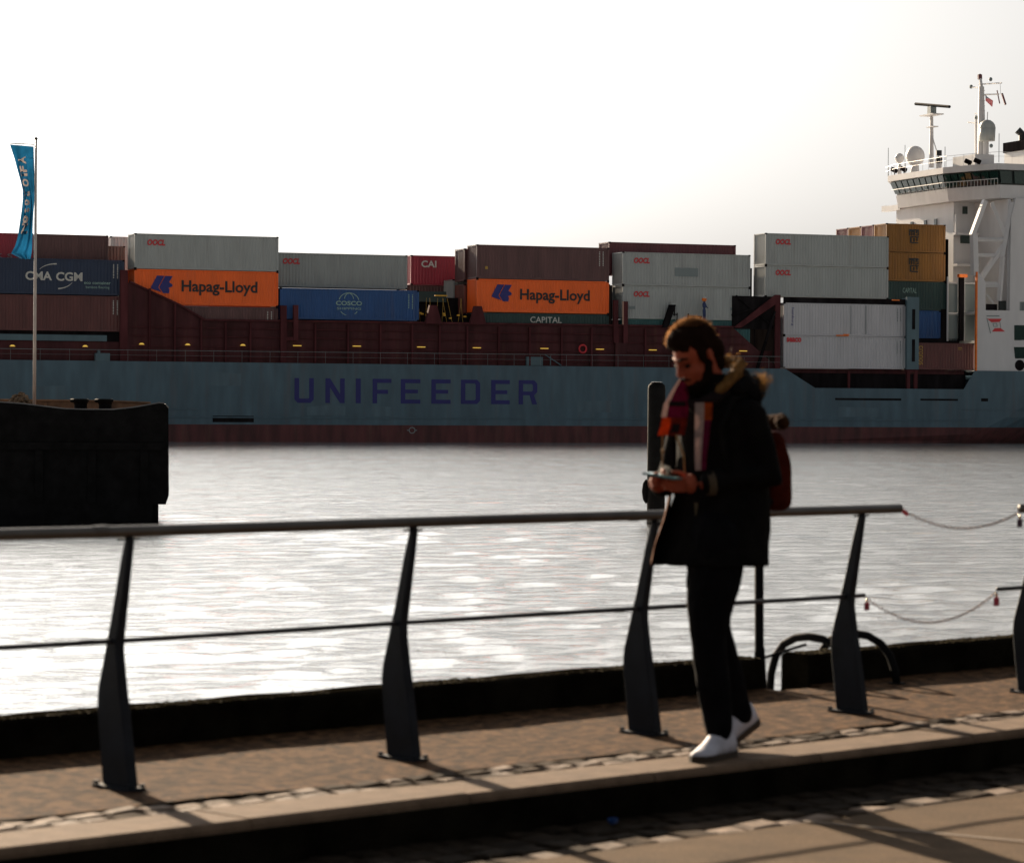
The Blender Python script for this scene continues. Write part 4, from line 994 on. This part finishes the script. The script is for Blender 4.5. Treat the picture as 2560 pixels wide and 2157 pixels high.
for sx in (-1, 1):
    b.tube([(sx * .1, 0, 1.4), (sx * .11, -.03, .95), (sx * .11, 0, .52)], [.1, .08, .06], 8).tube([(sx * .2, 0, 2.0), (sx * .27, -.05, 1.72), (sx * .2, -.28, 1.62)], [.07, .06, .045], 8).ell((sx * .11, -.06, .5), (.05, .13, .05), 8, 5)
blob(b, .03, 'body', OV, t, 2)
MB().ell((0, -.03, 2.22), (.085, .10, .10), 10, 7).build('face', SK, t, smooth=True)
MB().ell((0, .01, 2.36), (.21, .22, .19), 12, 7).box(-.12, .12, -.24, -.1, 2.33, 2.36).build('helmet', M['orange'], t)
MB().ell((0, -.02, 2.50), (.18, .19, .12), 10, 6).build('helmet_top', M['l_white'], t)
b = MB(); ox = 14.6
t = thing('deck_ladder', SO + DS * 14.9 + DT * .3 + Vector((0, 0, 10.2)), TH, 'dark folding step ladder standing on the red ship wall left of the deckhand', 'ladder')
b = MB().loft([[(-.85, -.1, -.2), (-.35, -.1, -.2), (-.35, .3, -.2), (-.85, .3, -.2)], [(-.2, -.05, 1.8), (.4, -.05, 1.8), (.4, .2, 1.8), (-.2, .2, 1.8)]]); b.build('ladder_front', M['dark'], t)
MB().tube([(.38, .2, 1.8), (.62, .9, 0)], .06, 5).tube([(.62, .2, 1.1), (.62, .3, 0)], .05, 5).tube([(.2, .1, .95), (.65, .2, .95)], .06, 5).build('ladder_leg', M['dark'], t)
MB().box(-.1, .55, -.05, .2, 1.8, 1.98).build('top_tread', M['c_pale'], t)
t = thing('work_bench', SO + DS * 16.95 + DT * .3 + Vector((0, 0, 10.2)), TH, 'small dark trestle beside the deckhand on the ship', 'trestle')
MB().tube([(-.5, 0, 0), (-.45, 0, 1.05)], .07, 5).tube([(.7, 0, 0), (.7, 0, .8)], .07, 5).build('leg', M['dark'], t); MB().box(-.5, .8, -.1, .1, .72, .86).build('bar', M['dark'], t)
# ------------------------------------------------------------------ old barge at the left, its bollards, flag and pole; the pile
BY = 69.0
t = thing('barge', (-8.0, BY, ZW), math.radians(8.5), 'black old barge hull with curved top edge and rusty deck at the left', 'barge')
near = [(-6.0, 2.82), (-4.6, 2.86), (-3.85, 2.857), (-3.27, 2.817), (-2.32, 2.707), (-1.9, 2.695), (-1.21, 2.697), (-.75, 2.75), (-.16, 2.857), (-.04, 2.845), (.05, 2.737)]
b = MB()
poly = near + [(.07, .73), (0.0, .52), (-.3, .52), (-.32, -1.2), (-6.0, -1.2)]
b.prism(poly, 0, .22, 'y')
b.prism([(.05, 2.737), (.07, .73), (0.0, .52), (-.3, .52), (-.32, -1.2), (-.55, -1.2), (-.55, .5), (-.16, .73), (-.16, 2.85)], .22, 6.0, 'y')
b.box(-6.0, -.16, .22, 6.0, -1.2, 2.0)
b.build('hull', M['black_iron'], t)
MB().box(-6.0, -.02, -.07, 0.0, 1.78, 1.94).build('rubbing_band', M['black_iron'], t)
for x in (-5.3, -4.1, -2.9, -1.7, -.5): MB().box(x - .09, x + .09, -.05, 0.0, .56, 1.77).build('fender_strip', M['black_iron'], t)
b = MB()                                             # worn bright top edge
for (x0, z0), (x1, z1) in zip(near, near[1:]): b.tube([(x0, .11, z0), (x1, .11, z1)], .028, 6)
b.build('rim', M['rim_steel'], t)
b = MB().prism([(-6.0, 1.9), (-.2, 1.9), (-.2, 2.86), (-1.2, 2.90), (-6.0, 2.92)], 5.8, 6.0, 'y'); b.build('far_bulwark', M['rusty'], t)
b = MB()
for x in (-5.2, -4.4, -3.6, -2.8, -2.0, -1.2): b.box(x - .03, x + .03, 5.6, 5.8, 1.9, 2.86)
b.tube([(-6, 5.8, 2.93), (-1.2, 5.8, 2.91), (-.2, 5.8, 2.87)], .03, 6); b.build('bulwark_stay', M['rusty'], t)
MB().box(-6.0, -.3, .3, 5.8, 2.0, 2.06).build('deck', M['rusty'], t)
for dx, lab in ((-2.06, 'black mooring bollard on the barge, left of the pair'), (-1.49, 'black mooring bollard on the barge, right of the pair')):
    k = thing('bollard', (-8.0 + dx, BY + .55, ZW + 2.06), 0, lab, 'bollard', 'bollards on the barge')
    MB().tube([(0, 0, 0), (0, 0, .76), (0, 0, .80)], [.155, .15, .17], 16).build('drum', M['black_iron'], k, smooth=False)
    MB().tube([(-.03, 0, .80), (-.03, 0, .835), (-.03, 0, .875), (-.03, 0, .895)], [.185, .225, .225, .18], 16).build('cap', M['black_iron'], k)
# heap of dredged rubble on the deck
b = MB(); rg = random.Random(2)
for i in range(900):
    u_ = rg.gauss(0, .34); v_ = rg.gauss(0, .4); hgt = max(0, 1.05 * math.exp(-(u_ * u_ / .32 + v_ * v_ / .5)))
    z = rg.random() ** .3 * hgt; r_ = rg.uniform(.025, .07)
    if u_ > .75: continue
    b.ell((u_, v_, z), (r_, r_ * .8, r_ * .7), 5, 3)
o = b.build('rubble_heap', M['gravel_b']); o.location = (-11.75, 71.2, ZW + 2.05); tag(o, 'brown heap of rubble and dry brush on the barge at the left edge', 'rubble')
# flagpole and flag
FY = 70.5
t = thing('flagpole', (-11.295, FY, ZW + 2.06), 0, 'thin aluminium flagpole standing on the barge', 'flagpole')
MB().tube([(0, 0, 0), (0.005, 0, 3.0), (.013, 0, 7.0)], [.042, .036, .028], 10).build('shaft', M['pole'], t, smooth=True)
MB().tube([(.013, 0, 7.0), (.013, 0, 7.03), (.013, 0, 7.06)], [.035, .045, .03], 10).build('finial', M['l_black'], t)
MB().tube([(-.63, 0, 6.915), (.03, 0, 6.885)], .014, 6).build('crossbar', M['pole'], t)
fz = [7.585, 7.25, 6.94, 6.70, 6.50, 6.28, 6.05, 5.75, 5.40, 5.18, 5.01, 4.88]
flx = [-11.905, -11.80, -11.72, -11.65, -11.60, -11.59, -11.61, -11.655, -11.71, -11.77, -11.86, -11.62]
frx = [-11.335, -11.325, -11.315, -11.31, -11.31, -11.315, -11.325, -11.335, -11.345, -11.36, -11.38, -11.41]
def fpt(u_, v_):                                       # v: 0 top .. 1 bottom
    k = v_ * (len(fz) - 1); i = min(int(k), len(fz) - 2); f = k - i
    f2 = f
    L = flx[i] + (flx[i + 1] - flx[i]) * f2; Rr = frx[i] + (frx[i + 1] - frx[i]) * f2; z = fz[i] + (fz[i + 1] - fz[i]) * f2
    nar = 1 - (Rr - L) / .60
    d = .035 * math.sin(u_ * 9 + v_ * 3) + (.10 * nar) * math.sin(u_ * 14 + 1.5 * math.sin(v_ * 7)) + .03 * math.sin(v_ * 11 + u_ * 4)
    return Vector((L + (Rr - L) * u_, FY + d, z + (-.05 * u_ if v_ < .08 else 0)))
t = thing('flag', (-11.32, FY, 7.55), 0, 'tall turquoise banner flag with vertical pale lettering hanging from the flagpole', 'flag')
b = MB(); nu_, nv_ = 26, 90
for j in range(nv_ + 1):
    for i in range(nu_ + 1): b.v.append(tuple(fpt(i / nu_, j / nv_) - Vector((-11.32, FY, 7.55))))
for j in range(nv_):
    for i in range(nu_):
        k = j * (nu_ + 1) + i; b.f.append((k, k + 1, k + nu_ + 2, k + nu_ + 1)); b.mi.append(0)
cl = b.build('cloth', M['flag'], t, smooth=True)
word = 'NotouOIFA'; vpos = [.775, .705, .655, .60, .525, .44, .38, .335, .265]
hts = [.040, .026, .022, .026, .026, .045, .018, .024, .030]
vv = [1 - p for p in vpos]
for ch, y_, h_ in zip(word, (1215, 1100, 985, 885, 775, 640, 540, 470, 350), (52, 42, 30, 42, 38, 60, 18, 34, 44)):
    zc = 1 - 0  # letter centre from its height on the cloth
    zz = 7.585 - (y_ - 150) / (1600 - 150) * (7.585 - 4.88)
    j = min(range(200), key=lambda k: abs(fpt(.5, k / 199).z - zz)); vc = j / 199
    v, fs = text_mesh(ch, .045); vv_ = np.stack([-v[:, 1], v[:, 0]], 1); mn, mx = vv_.min(0), vv_.max(0); U = (vv_ - mn) / np.maximum(mx - mn, 1e-6)
    dv = h_ / 1450.0; P = []
    for a_, c_ in U:
        P.append(tuple(fpt(.17 + .42 * a_, vc + dv * (0.5 - c_) * 1.9) + Vector((0, -.012, 0)) - Vector((-11.32, FY, 7.55))))
    me = bpy.data.meshes.new('letter'); me.from_pydata(P, [], fs); me.update(); link('letter', me, M['flag_letter'], cl)
flat_ = MB()
t = thing('mooring_pile', (3.50, 72.3, ZW - 1.5), 0, 'black round-topped mooring pile in the water left of the walking man', 'pile')
MB().tube([(0, 0, 0), (0, 0, 4.78), (0, 0, 4.86), (0, 0, 4.92), (0, 0, 4.95)], [.222, .215, .205, .15, .06], 20).build('shaft', M['black_iron'], t, smooth=True)
MB().tube([(-.21, 0, 2.02), (-.255, 0, 2.12), (-.27, 0, 2.30), (-.255, 0, 2.48), (-.21, 0, 2.58)], [.05, .07, .08, .07, .05], 8).build('fender', M['black_iron'], t, smooth=True)
MB().tube([(0, 0, 4.945), (0, 0, 4.955)], [.15, .10], 16).build('cap', M['rim_steel'], t)

# ------------------------------------------------------------------ the walking man
PO = Vector((0.8665, 12.088, 0.0))
man = thing('person', PO, math.atan2(-0.719, 0.695), 'bearded man in dark parka walking on the kerb looking down at a phone', 'person')
def V(F, L, z): return Vector((L, -F, z))             # forward, left, up -> local
HP, HC_ = math.radians(30), (0.176, -0.012, 1.622)     # head pitch and centre
HY = math.radians(10)
def Hh(x, f, z):                                       # head frame: x left, f forward, z up
    f2 = f * math.cos(HP) + z * math.sin(HP) ; z2 = -f * math.sin(HP) + z * math.cos(HP)
    # small turn to his right
    f3 = f2 * math.cos(HY) + x * math.sin(HY) * 1.0; x3 = x * math.cos(HY) - f2 * math.sin(HY)
    return V(HC_[0] + f3, HC_[1] + x3, HC_[2] + z2)
HR = Matrix.Rotation(HP, 3, 'X')
def hell(mb, c, r): mb.ell(Hh(*c), (r[0], r[1], r[2]), 16, 11, HR); return mb
def cap_(mb, pts, rs, n=10):
    mb.tube(pts, rs, n)
    for p, r in ((pts[0], rs[0]), (pts[-1], rs[-1])): mb.ell(p, (r, r, r), n, 6)
    return mb
b = MB()
hell(b, (0, -.005, .02), (.076, .096, .098)); hell(b, (0, .028, -.055), (.060, .066, .080)); hell(b, (0, .062, -.122), (.030, .028, .024))
hell(b, (.034, .058, -.05), (.026, .026, .024)); hell(b, (-.034, .058, -.05), (.026, .026, .024))
cap_(b, [Hh(-.04, .078, .008), Hh(0, .090, .006), Hh(.04, .078, .008)], [.011, .013, .011], 8)
cap_(b, [Hh(0, .092, .0), Hh(0, .112, -.042)], [.009, .013], 8); hell(b, (0, .108, -.048), (.017, .013, .010))
cap_(b, [Hh(-.022, .084, -.083), Hh(0, .092, -.081), Hh(.022, .084, -.083)], [.006, .009, .006], 8); cap_(b, [Hh(-.018, .084, -.094), Hh(0, .090, -.096), Hh(.018, .084, -.094)], [.006, .009, .006], 8)
for sx in (-1, 1): hell(b, (sx * .076, -.014, -.016), (.009, .015, .025)); hell(b, (sx * .077, -.009, -.034), (.007, .010, .010))
cap_(b, [Hh(0, -.02, -.04), V(.09, 0, 1.50), V(.06, 0, 1.42)], [.058, .060, .075])
# trunk, legs, arms
b.ell(V(.045, 0, 1.24), (.17, .11, .24), 14, 9); b.ell(V(.03, 0, .98), (.155, .11, .15), 14, 9)
LEGS = {1: [V(.10, .085, .88), V(.178, .07, .50), V(.125, .085, .10)], -1: [V(.02, -.085, .90), V(-.01, -.07, .50), V(-.175, -.08, .125)]}
for sd, pts in LEGS.items(): cap_(b, pts, [.085, .055, .038])
ARM = {1: [V(.03, .160, 1.375), V(-.01, .215, 1.13), V(.215, .085, 1.095)], -1: [V(.05, -.16, 1.375), V(.05, -.24, 1.13), V(.27, -.10, 1.085)]}
for sd, pts in ARM.items(): cap_(b, pts, [.055, .042, .026])
# feet inside the shoes
cap_(b, [V(.11, .085, .055), V(.22, .083, .040)], [.026, .022]); cap_(b, [V(-.185, -.08, .15), V(-.12, -.08, .06)], [.026, .022])
# left hand under the phone, right hand over it
def finger(pts, r0, r1): cap_(b, pts, list(np.linspace(r0, r1, len(pts))), 8)
b.ell(V(.275, .062, 1.098), (.024, .048, .040), 10, 7, Matrix.Rotation(.5, 3, 'Z'))
for i, (l_, z0, ln) in enumerate(((.062, 1.120, .95), (.055, 1.103, 1.05), (.052, 1.086, 1.0), (.052, 1.070, .82))):
    finger([V(.305, l_, z0), V(.305 + .036 * ln, l_ - .018, z0 + .0), V(.305 + .062 * ln, l_ - .042, z0 + .006), V(.305 + .066 * ln, l_ - .064, z0 + .016)], .0088, .0070)
finger([V(.265, .050, 1.125), V(.300, .030, 1.142), V(.330, .012, 1.146)], .0105, .0080)
b.ell(V(.315, -.075, 1.098), (.024, .046, .038), 10, 7, Matrix.Rotation(-.4, 3, 'Z'))
for i, (l_, z0, ln) in enumerate(((-.060, 1.128, .95), (-.066, 1.112, 1.05), (-.068, 1.096, 1.0), (-.068, 1.081, .82))):
    finger([V(.342, l_, z0), V(.342 + .034 * ln, l_ + .014, z0 + .004), V(.342 + .056 * ln, l_ + .036, z0 + .008), V(.342 + .058 * ln, l_ + .058, z0 + .012)], .0088, .0070)
finger([V(.310, -.055, 1.128), V(.338, -.030, 1.150), V(.362, -.004, 1.150)], .0105, .0080)
blob(b, .0052, 'body', SK, man, 3)
# eyes, brows
EYE = mat('eye', (0.012, 0.009, 0.007), 0.7, spec=.05); BRW = mat('brow_hair', (0.012, 0.007, 0.005), 0.9, spec=.02)
for sx in (-1, 1):
    MB().ell(Hh(sx * .032, .080, -.018), (.013, .012, .008), 8, 6, HR).build('eye', EYE, man, smooth=True)
    MB().tube([Hh(sx * .014, .102, .012), Hh(sx * .034, .096, .020), Hh(sx * .054, .078, .012)], [.004, .006, .003], 6).build('eyebrow', BRW, man)
# hair, beard
HAIR = mat('hair_shaded', (0.012, 0.006, 0.004), 0.95, 0.2, 30, spec=.02); BEARD = mat('beard_dark', (0.008, 0.005, 0.004), 0.95, 0.2, 30, spec=.02)  # hair mass near-black: its shaded side put into the colour
b = MB(); hell(b, (0, -.018, .035), (.083, .102, .095)); hell(b, (0, .035, .075), (.066, .062, .046)); hell(b, (.0, -.07, -.02), (.075, .05, .07)); hell(b, (.0, -.055, -.075), (.066, .045, .05))
for sx in (-1, 1): hell(b, (sx * .072, .022, -.005), (.012, .018, .035))
blob(b, .008, 'hair_mass', HAIR, man, 2, jitter=.005, jscale=40)
def strands(name, centre, radii, cond, n, l0, l1, m, lift, rseed, wd=.0016, fwd=.3, world=False):
    r = random.Random(rseed); s_ = MB()
    for i in range(n):
        d = Vector((r.gauss(0, 1), r.gauss(0, 1), r.gauss(0, 1))).normalized()
        if not cond(d): continue
        if world and (lambda o_: o_.x * math.sin(-.8025) + o_.y * math.cos(-.8025) < -.12 and o_.z < .70)((Hh(d.x, d.y, d.z) - Hh(0, 0, 0))): continue
        p = Hh(centre[0] + d.x * radii[0], centre[1] + d.y * radii[1], centre[2] + d.z * radii[2])
        q2 = Hh(centre[0] + d.x * (radii[0] + .05), centre[1] + d.y * (radii[1] + .05), centre[2] + d.z * (radii[2] + .05))
        o = (q2 - p).normalized(); tg = (o * lift + Vector((r.gauss(0, .25), -fwd + r.gauss(0, .2), r.gauss(0, .2)))).normalized(); ln = r.uniform(l0, l1)
        sd = o.cross(tg).normalized() * wd if o.cross(tg).length > .05 else Vector((wd, 0, 0))
        mid = p + tg * ln * .5; e = p + tg * ln + Vector((0, 0, -.15 * ln))
        s_._add([p - sd, p + sd, mid + sd * .7, mid - sd * .7, e], [(0, 1, 2, 3), (3, 2, 4)])
    return tag(s_.build(name, m, man, normals=False), kind='stuff')
strands('hair_strands', (0, -.012, .035), (.080, .100, .094), lambda d: d.z > -.25 + .9 * max(0, d.y) - .3 * max(0, -d.y), 8000, .012, .036, mat('hair_rim_light', (0.24, 0.12, 0.052), 0.6, 0.2, 30, trans=0.65, spec=.1), .45, 3, fwd=.75, world=True)  # pale strands only round the rim: backlight painted into the hair
b = MB(); hell(b, (0, .052, -.118), (.052, .048, .040)); [hell(b, (sx * x_, y_, z_), (r_, r_ * 1.3, r_ * 1.3)) for sx in (-1, 1) for x_, y_, z_, r_ in ((.060, .004, -.045, .014), (.058, .008, -.065, .017), (.054, .018, -.085, .020), (.046, .032, -.105, .022), (.034, .045, -.118, .022))]; cap_(b, [Hh(-.03, .092, -.076), Hh(0, .103, -.068), Hh(.03, .092, -.076)], [.007, .008, .007], 8)
hell(b, (0, .062, -.148), (.034, .034, .030))
blob(b, .008, 'beard', BEARD, man, 1, jitter=.008, jscale=60)
strands('beard_strands', (0, .045, -.120), (.056, .058, .050), lambda d: d.z < .3 and d.y > -.5, 900, .010, .026, BEARD, .8, 5, fwd=0)
# parka
COAT = mat('parka_black', (0.0055, 0.005, 0.005), 0.9, 0.25, 14, bump=.3, bscale=90, spec=0.04)
LIN = mat('parka_lining', (0.22, 0.07, 0.018), 0.85, 0.2, 10, trans=0.4, spec=0.1)
def ring(z, Fc, Lc, rF, rL, n=28, sq=2.3):
    out = []
    for k in range(n):
        a = 2 * math.pi * k / n; c_, s_ = math.cos(a), math.sin(a)
        out.append(V(Fc + rF * abs(c_) ** (2 / sq) * (1 if c_ > 0 else -1), Lc + rL * abs(s_) ** (2 / sq) * (1 if s_ > 0 else -1), z))
    return out
b = MB()
b.loft([ring(*a_) for a_ in [(.770, .085, -.005, .205, .245), (.80, .08, -.005, .20, .24), (.90, .05, .0, .185, .225), (.97, .035, .0, .170, .215), (1.06, .02, .0, .160, .205), (1.20, .02, .0, .155, .20), (1.32, .03, .0, .142, .19), (1.39, .045, .0, .125, .16), (1.44, .06, .0, .10, .12), (1.475, .075, 0, .085, .095)]])
for sd, pts in ARM.items():
    p2 = pts[2] + (pts[1] - pts[2]) * (.10 if sd > 0 else .05)
    cap_(b, [pts[0] + Vector((0, 0, -.01)), pts[1], p2], [.074, .064, .050], 12)
blob(b, .010, 'parka', COAT, man, 3, jitter=.010, jscale=9)
for sd, pts in ARM.items():
    d = (pts[1] - pts[2]).normalized(); MB().tube([pts[2] + d * .005, pts[2] + d * .035], [.046, .050], 14).build('cuff', mat('cuff_tan', (0.05, 0.033, 0.016), .9), man, smooth=True)
b = MB(); b.loft([ring(1.43, .07, 0, .095, .10), ring(1.49, .085, 0, .088, .090), ring(1.535, .098, 0, .080, .080)]); blob(b, .009, 'collar', COAT, man, 2, jitter=.006, jscale=14)
# hood lying on the shoulders with fur rim
b = MB(); cap_(b, [V(-.02, .13, 1.455), V(-.10, .05, 1.475), V(-.10, -.05, 1.475), V(-.02, -.13, 1.455)], [.045, .06, .06, .045]); cap_(b, [V(.06, .115, 1.475), V(.0, .10, 1.50), V(-.03, .06, 1.53)], [.035, .045, .035])
blob(b, .010, 'hood', COAT, man, 2, jitter=.008, jscale=14)
FUR = mat('hood_fur', (0.24, 0.125, 0.04), 0.8, 0.3, 30, trans=0.4, spec=0.1)
s_ = MB(); r = random.Random(9)
path = [V(.135, .085, 1.47), V(.07, .105, 1.525), V(.0, .075, 1.575), V(-.015, 0, 1.59), V(.0, -.07, 1.575), V(.07, -.105, 1.53)]
path2 = [V(-.03, .175, 1.475), V(-.10, .12, 1.51), V(-.15, .04, 1.515), V(-.15, -.06, 1.505)]
for pth, n_ in ((path, 1500), (path2, 800)):
    for i in range(n_):
        k = r.random() * (len(pth) - 1); j = int(k); p = pth[j].lerp(pth[min(j + 1, len(pth) - 1)], k - j) + Vector((r.gauss(0, .012), r.gauss(0, .012), r.gauss(0, .012)))
        d = Vector((r.gauss(0, .6), r.gauss(0, .6), .5 + r.gauss(0, .5))).normalized() * r.uniform(.010, .024); sd = d.cross(Vector((r.random(), r.random(), r.random()))).normalized() * .0016
        s_._add([p - sd, p + sd, p + d], [(0, 1, 2)])
tag(s_.build('hood_fur', FUR, man, normals=False), kind='stuff')
b = MB(); cap_(b, path[:3], [.02, .026, .024]); cap_(b, path[2:], [.024, .022, .022, .02]); blob(b, .008, 'fur_roll', FUR, man, 1, jitter=.006, jscale=50)
# open front edge catching the light
def sheet3(name, pts_a, pts_b, m, thick=.004):
    A = [Vector(p) for p in pts_a]; B_ = [Vector(p) for p in pts_b]; mb = MB(); off = Vector((.0, thick, 0))
    rings = [[a_, b_, b_ + off, a_ + off] for a_, b_ in zip(A, B_)]
    mb.loft(rings); return mb.build(name, m, man)
sheet3('lining_edge', [V(.20, -.125, 1.06), V(.235, -.125, .95), V(.285, -.125, .85), V(.305, -.13, .77)], [V(.212, -.105, 1.06), V(.253, -.105, .95), V(.305, -.105, .85), V(.327, -.105, .77)], LIN)
sheet3('parka_flap', [V(.15, -.16, 1.06), V(.17, -.16, .95), V(.20, -.17, .85), V(.21, -.18, .765)], [V(.206, -.112, 1.06), V(.246, -.112, .95), V(.297, -.112, .85), V(.317, -.112, .765)], COAT, .008)
# scarf: two hanging ends and a wrap
SC = mat('scarf_magenta', (0.13, 0.008, 0.038), 0.9, 0.2, 40, trans=0.35, spec=0.1)
SCE = mat('scarf_orange_end', (0.34, 0.055, 0.008), 0.9, 0.2, 40, trans=0.4, spec=0.1)
SCR = mat('scarf_dark_red', (0.12, 0.014, 0.008), 0.9, 0.25, 40, trans=0.3, spec=0.1)
SCP = mat('scarf_pale_stripe', (0.38, 0.29, 0.27), 0.9, 0.12, 40, trans=0.4, spec=0.1)
SCD = mat('scarf_dark_check', (0.010, 0.006, 0.007), 0.9, 0.1, 40, spec=0.1)
def band3(name, c, w0, w1, m, off, par=None):           # a strip between two fractions of the scarf's width
    A = []; B_ = []
    for (F, L, z, dF, dL) in c:
        A.append(V(F + dF * w0, L + dL * w0, z) + Vector((0, -off, 0))); B_.append(V(F + dF * w1, L + dL * w1, z) + Vector((0, -off, 0)))
    mb = MB(); o_ = Vector((0, .006, 0)); mb.loft([[a_, b_, b_ + o_, a_ + o_] for a_, b_ in zip(A, B_)]); return mb.build(name, m, par or man)
e1 = [(.222, -.05, 1.515, -.02, .02), (.252, -.062, 1.47, -.050, .04), (.285, -.075, 1.41, -.08, .055), (.295, -.078, 1.36, -.085, .055)]
e1b = [(.295, -.078, 1.36, -.085, .055), (.303, -.08, 1.32, -.088, .055), (.312, -.085, 1.288, -.09, .055)]
sc1 = band3('scarf', e1, .18, 1.0, SC, .0); band3('scarf_edge', e1, -.02, .18, SCP, .002, sc1); band3('scarf_end', e1b, .0, .38, SCE, .0, sc1); band3('scarf_end', e1b, .38, 1.0, SCR, .0, sc1)
band3('scarf_check', [(.282, -.074, 1.425, -.076, .052), (.287, -.076, 1.405, -.08, .055)], .25, .95, SCD, .008, sc1)
band3('scarf_check', [(.300, -.079, 1.335, -.086, .055), (.309, -.083, 1.30, -.089, .055)], .55, .80, SCD, .008, sc1)
e2 = [(.215, .030, 1.42, -.04, .045), (.218, .034, 1.35, -.04, .042), (.222, .036, 1.27, -.036, .036), (.225, .040, 1.20, -.03, .03), (.226, .045, 1.150, -.026, .026)]
sc2 = band3('scarf', e2, .0, .62, SCP, .004); band3('scarf_edge', e2[1:], .62, 1.05, SC, .004, sc2); band3('scarf_edge', e2[:2], .62, 1.1, SCE, .004, sc2)
b = MB(); cap_(b, [V(.165, -.07, 1.455), V(.18, 0, 1.405), V(.15, .075, 1.44), V(.06, .085, 1.48)], [.026, .032, .028, .026]); blob(b, .009, 'scarf_wrap', SCD, man, 2, jitter=.006, jscale=30)
b = MB(); b.tube([V(.285, -.085, 1.30), V(.29, -.08, 1.22), V(.30, -.07, 1.16)], .0028, 6); b.tube([V(.265, -.03, 1.29), V(.25, .0, 1.21), V(.255, .01, 1.13)], .0035, 6); b.ell(V(.29, -.078, 1.225), (.006, .006, .012), 8, 5)
b.build('drawcord', mat('cord_ochre', (0.22, 0.11, 0.03), .8), man)
sheet3('sweater_edge', [V(.196, .01, 1.02), V(.21, .01, .92), V(.24, .01, .85)], [V(.20, .03, 1.02), V(.214, .03, .92), V(.245, .03, .85)], mat('lining_dark_ochre', (.06, .045, .02), .9), .006)
# trousers, shoes
TR = mat('trousers_black', (0.005, 0.005, 0.006), 0.9, 0.2, 14, spec=0.03)
b = MB(); b.ell(V(.03, 0, .92), (.165, .125, .13), 14, 9)
p = LEGS[1]; cap_(b, [p[0] + V(.03, 0, 0), p[0].lerp(p[1], .5) + V(.02, 0, 0), p[1], p[1].lerp(p[2], .5), p[2] + Vector((0, 0, .015))], [.125, .110, .075, .069, .058], 12)
p = LEGS[-1]; cap_(b, [p[0], p[0].lerp(p[1], .55), p[1], p[1].lerp(p[2], .5), p[2] + Vector((0, 0, .02))], [.105, .090, .074, .072, .062], 12)
blob(b, .010, 'trousers', TR, man, 2, jitter=.007, jscale=12)
SHW = mat('shoe_white', (0.46, 0.46, 0.52), 0.7, 0.12, 20); SOLE = mat('shoe_sole', (0.04, 0.026, 0.015), 0.9)
def shoe(M4):
    up_, so = MB(), MB(); st_ = [(-.085, .032, .100), (-.06, .042, .115), (0, .042, .120), (.05, .043, .108), (.10, .046, .072), (.15, .047, .050), (.185, .038, .042), (.205, .016, .034)]
    R1 = [[M4 @ Vector((w_ * c_, -f, .020 + (h - .020) * max(0, s__) ** .8)) for c_, s__ in [(math.cos(a), math.sin(a)) for a in np.linspace(0, math.pi, 11)]] for f, w_, h in st_]
    up_.loft(R1); R2 = [[M4 @ Vector((x * w_ * 1.08, -f * 1.03, z)) for x, z in ((-1, 0), (1, 0), (1, .024), (-1, .024))] for f, w_, h in st_]; so.loft(R2)
    u = up_.build('shoe', SHW, man, smooth=True); so.build('sole', SOLE, u)
m1 = Matrix.Translation(V(.115, .085, .0)) @ Matrix.Rotation(math.radians(14), 4, 'Z'); shoe(m1)
m2 = Matrix.Translation(V(-.075, -.08, .004)) @ Matrix.Rotation(math.radians(25), 4, 'X') @ Matrix.Translation(V(-.13, 0, 0)) @ Matrix.Scale(1.08, 4); shoe(m2)
# phone (held, so its own thing)
ph = thing('phone', PO, math.atan2(-0.719, 0.695), 'thin smartphone held flat in both hands of the walking man', 'phone')
pm = Matrix.Translation(V(.372, .0, 1.128)) @ Matrix.Rotation(math.radians(-72), 4, 'Z') @ Matrix.Rotation(math.radians(-8), 4, 'X')
b = MB().box(-.036, .036, -.072, .072, -.004, .004); me = b.mesh('case'); me.transform(pm); link('case', me, M['c_teal'], ph)
b = MB().box(-.032, .032, -.066, .066, .0042, .0052); me = b.mesh('screen'); me.transform(pm); link('screen', me, mat('phone_glass', (.25, .5, .5), .1), ph)
# backpack (carried: its own thing)
bp = thing('backpack', PO, math.atan2(-0.719, 0.695), 'rust brown backpack with rolled top on the back of the walking man', 'backpack')
BP = mat('backpack_rust', (0.05, 0.008, 0.004), 0.95, 0.25, 12, bump=.3, bscale=80, spec=.02)
b = MB(); b.loft([ring(.985, -.21, .01, .060, .10, sq=3), ring(1.0, -.215, .01, .085, .125, sq=3), ring(1.10, -.205, .01, .085, .13, sq=3), ring(1.20, -.20, .01, .085, .13, sq=3), ring(1.28, -.185, .01, .075, .12, sq=3), ring(1.30, -.18, .01, .05, .10, sq=3)])
blob(b, .012, 'pack', BP, bp, 2, jitter=.008, jscale=12)
b = MB(); cap_(b, [V(-.20, .13, 1.34), V(-.275, .06, 1.345), V(-.285, -.06, 1.34)], [.026, .036, .034]); blob(b, .009, 'rolled_top', mat('roll_brown', (0.04, 0.017, 0.007), .95, .3, 30, spec=.02), bp, 2, jitter=.007, jscale=30)
for sx in (-1, 1):
    MB().tube([V(-.14, sx * .09, 1.28), V(-.05, sx * .12, 1.46), V(.10, sx * .13, 1.435), V(.175, sx * .13, 1.32), V(.15, sx * .15, 1.12), V(-.12, sx * .14, 1.02)], .014, 6).build('strap', COAT, bp)
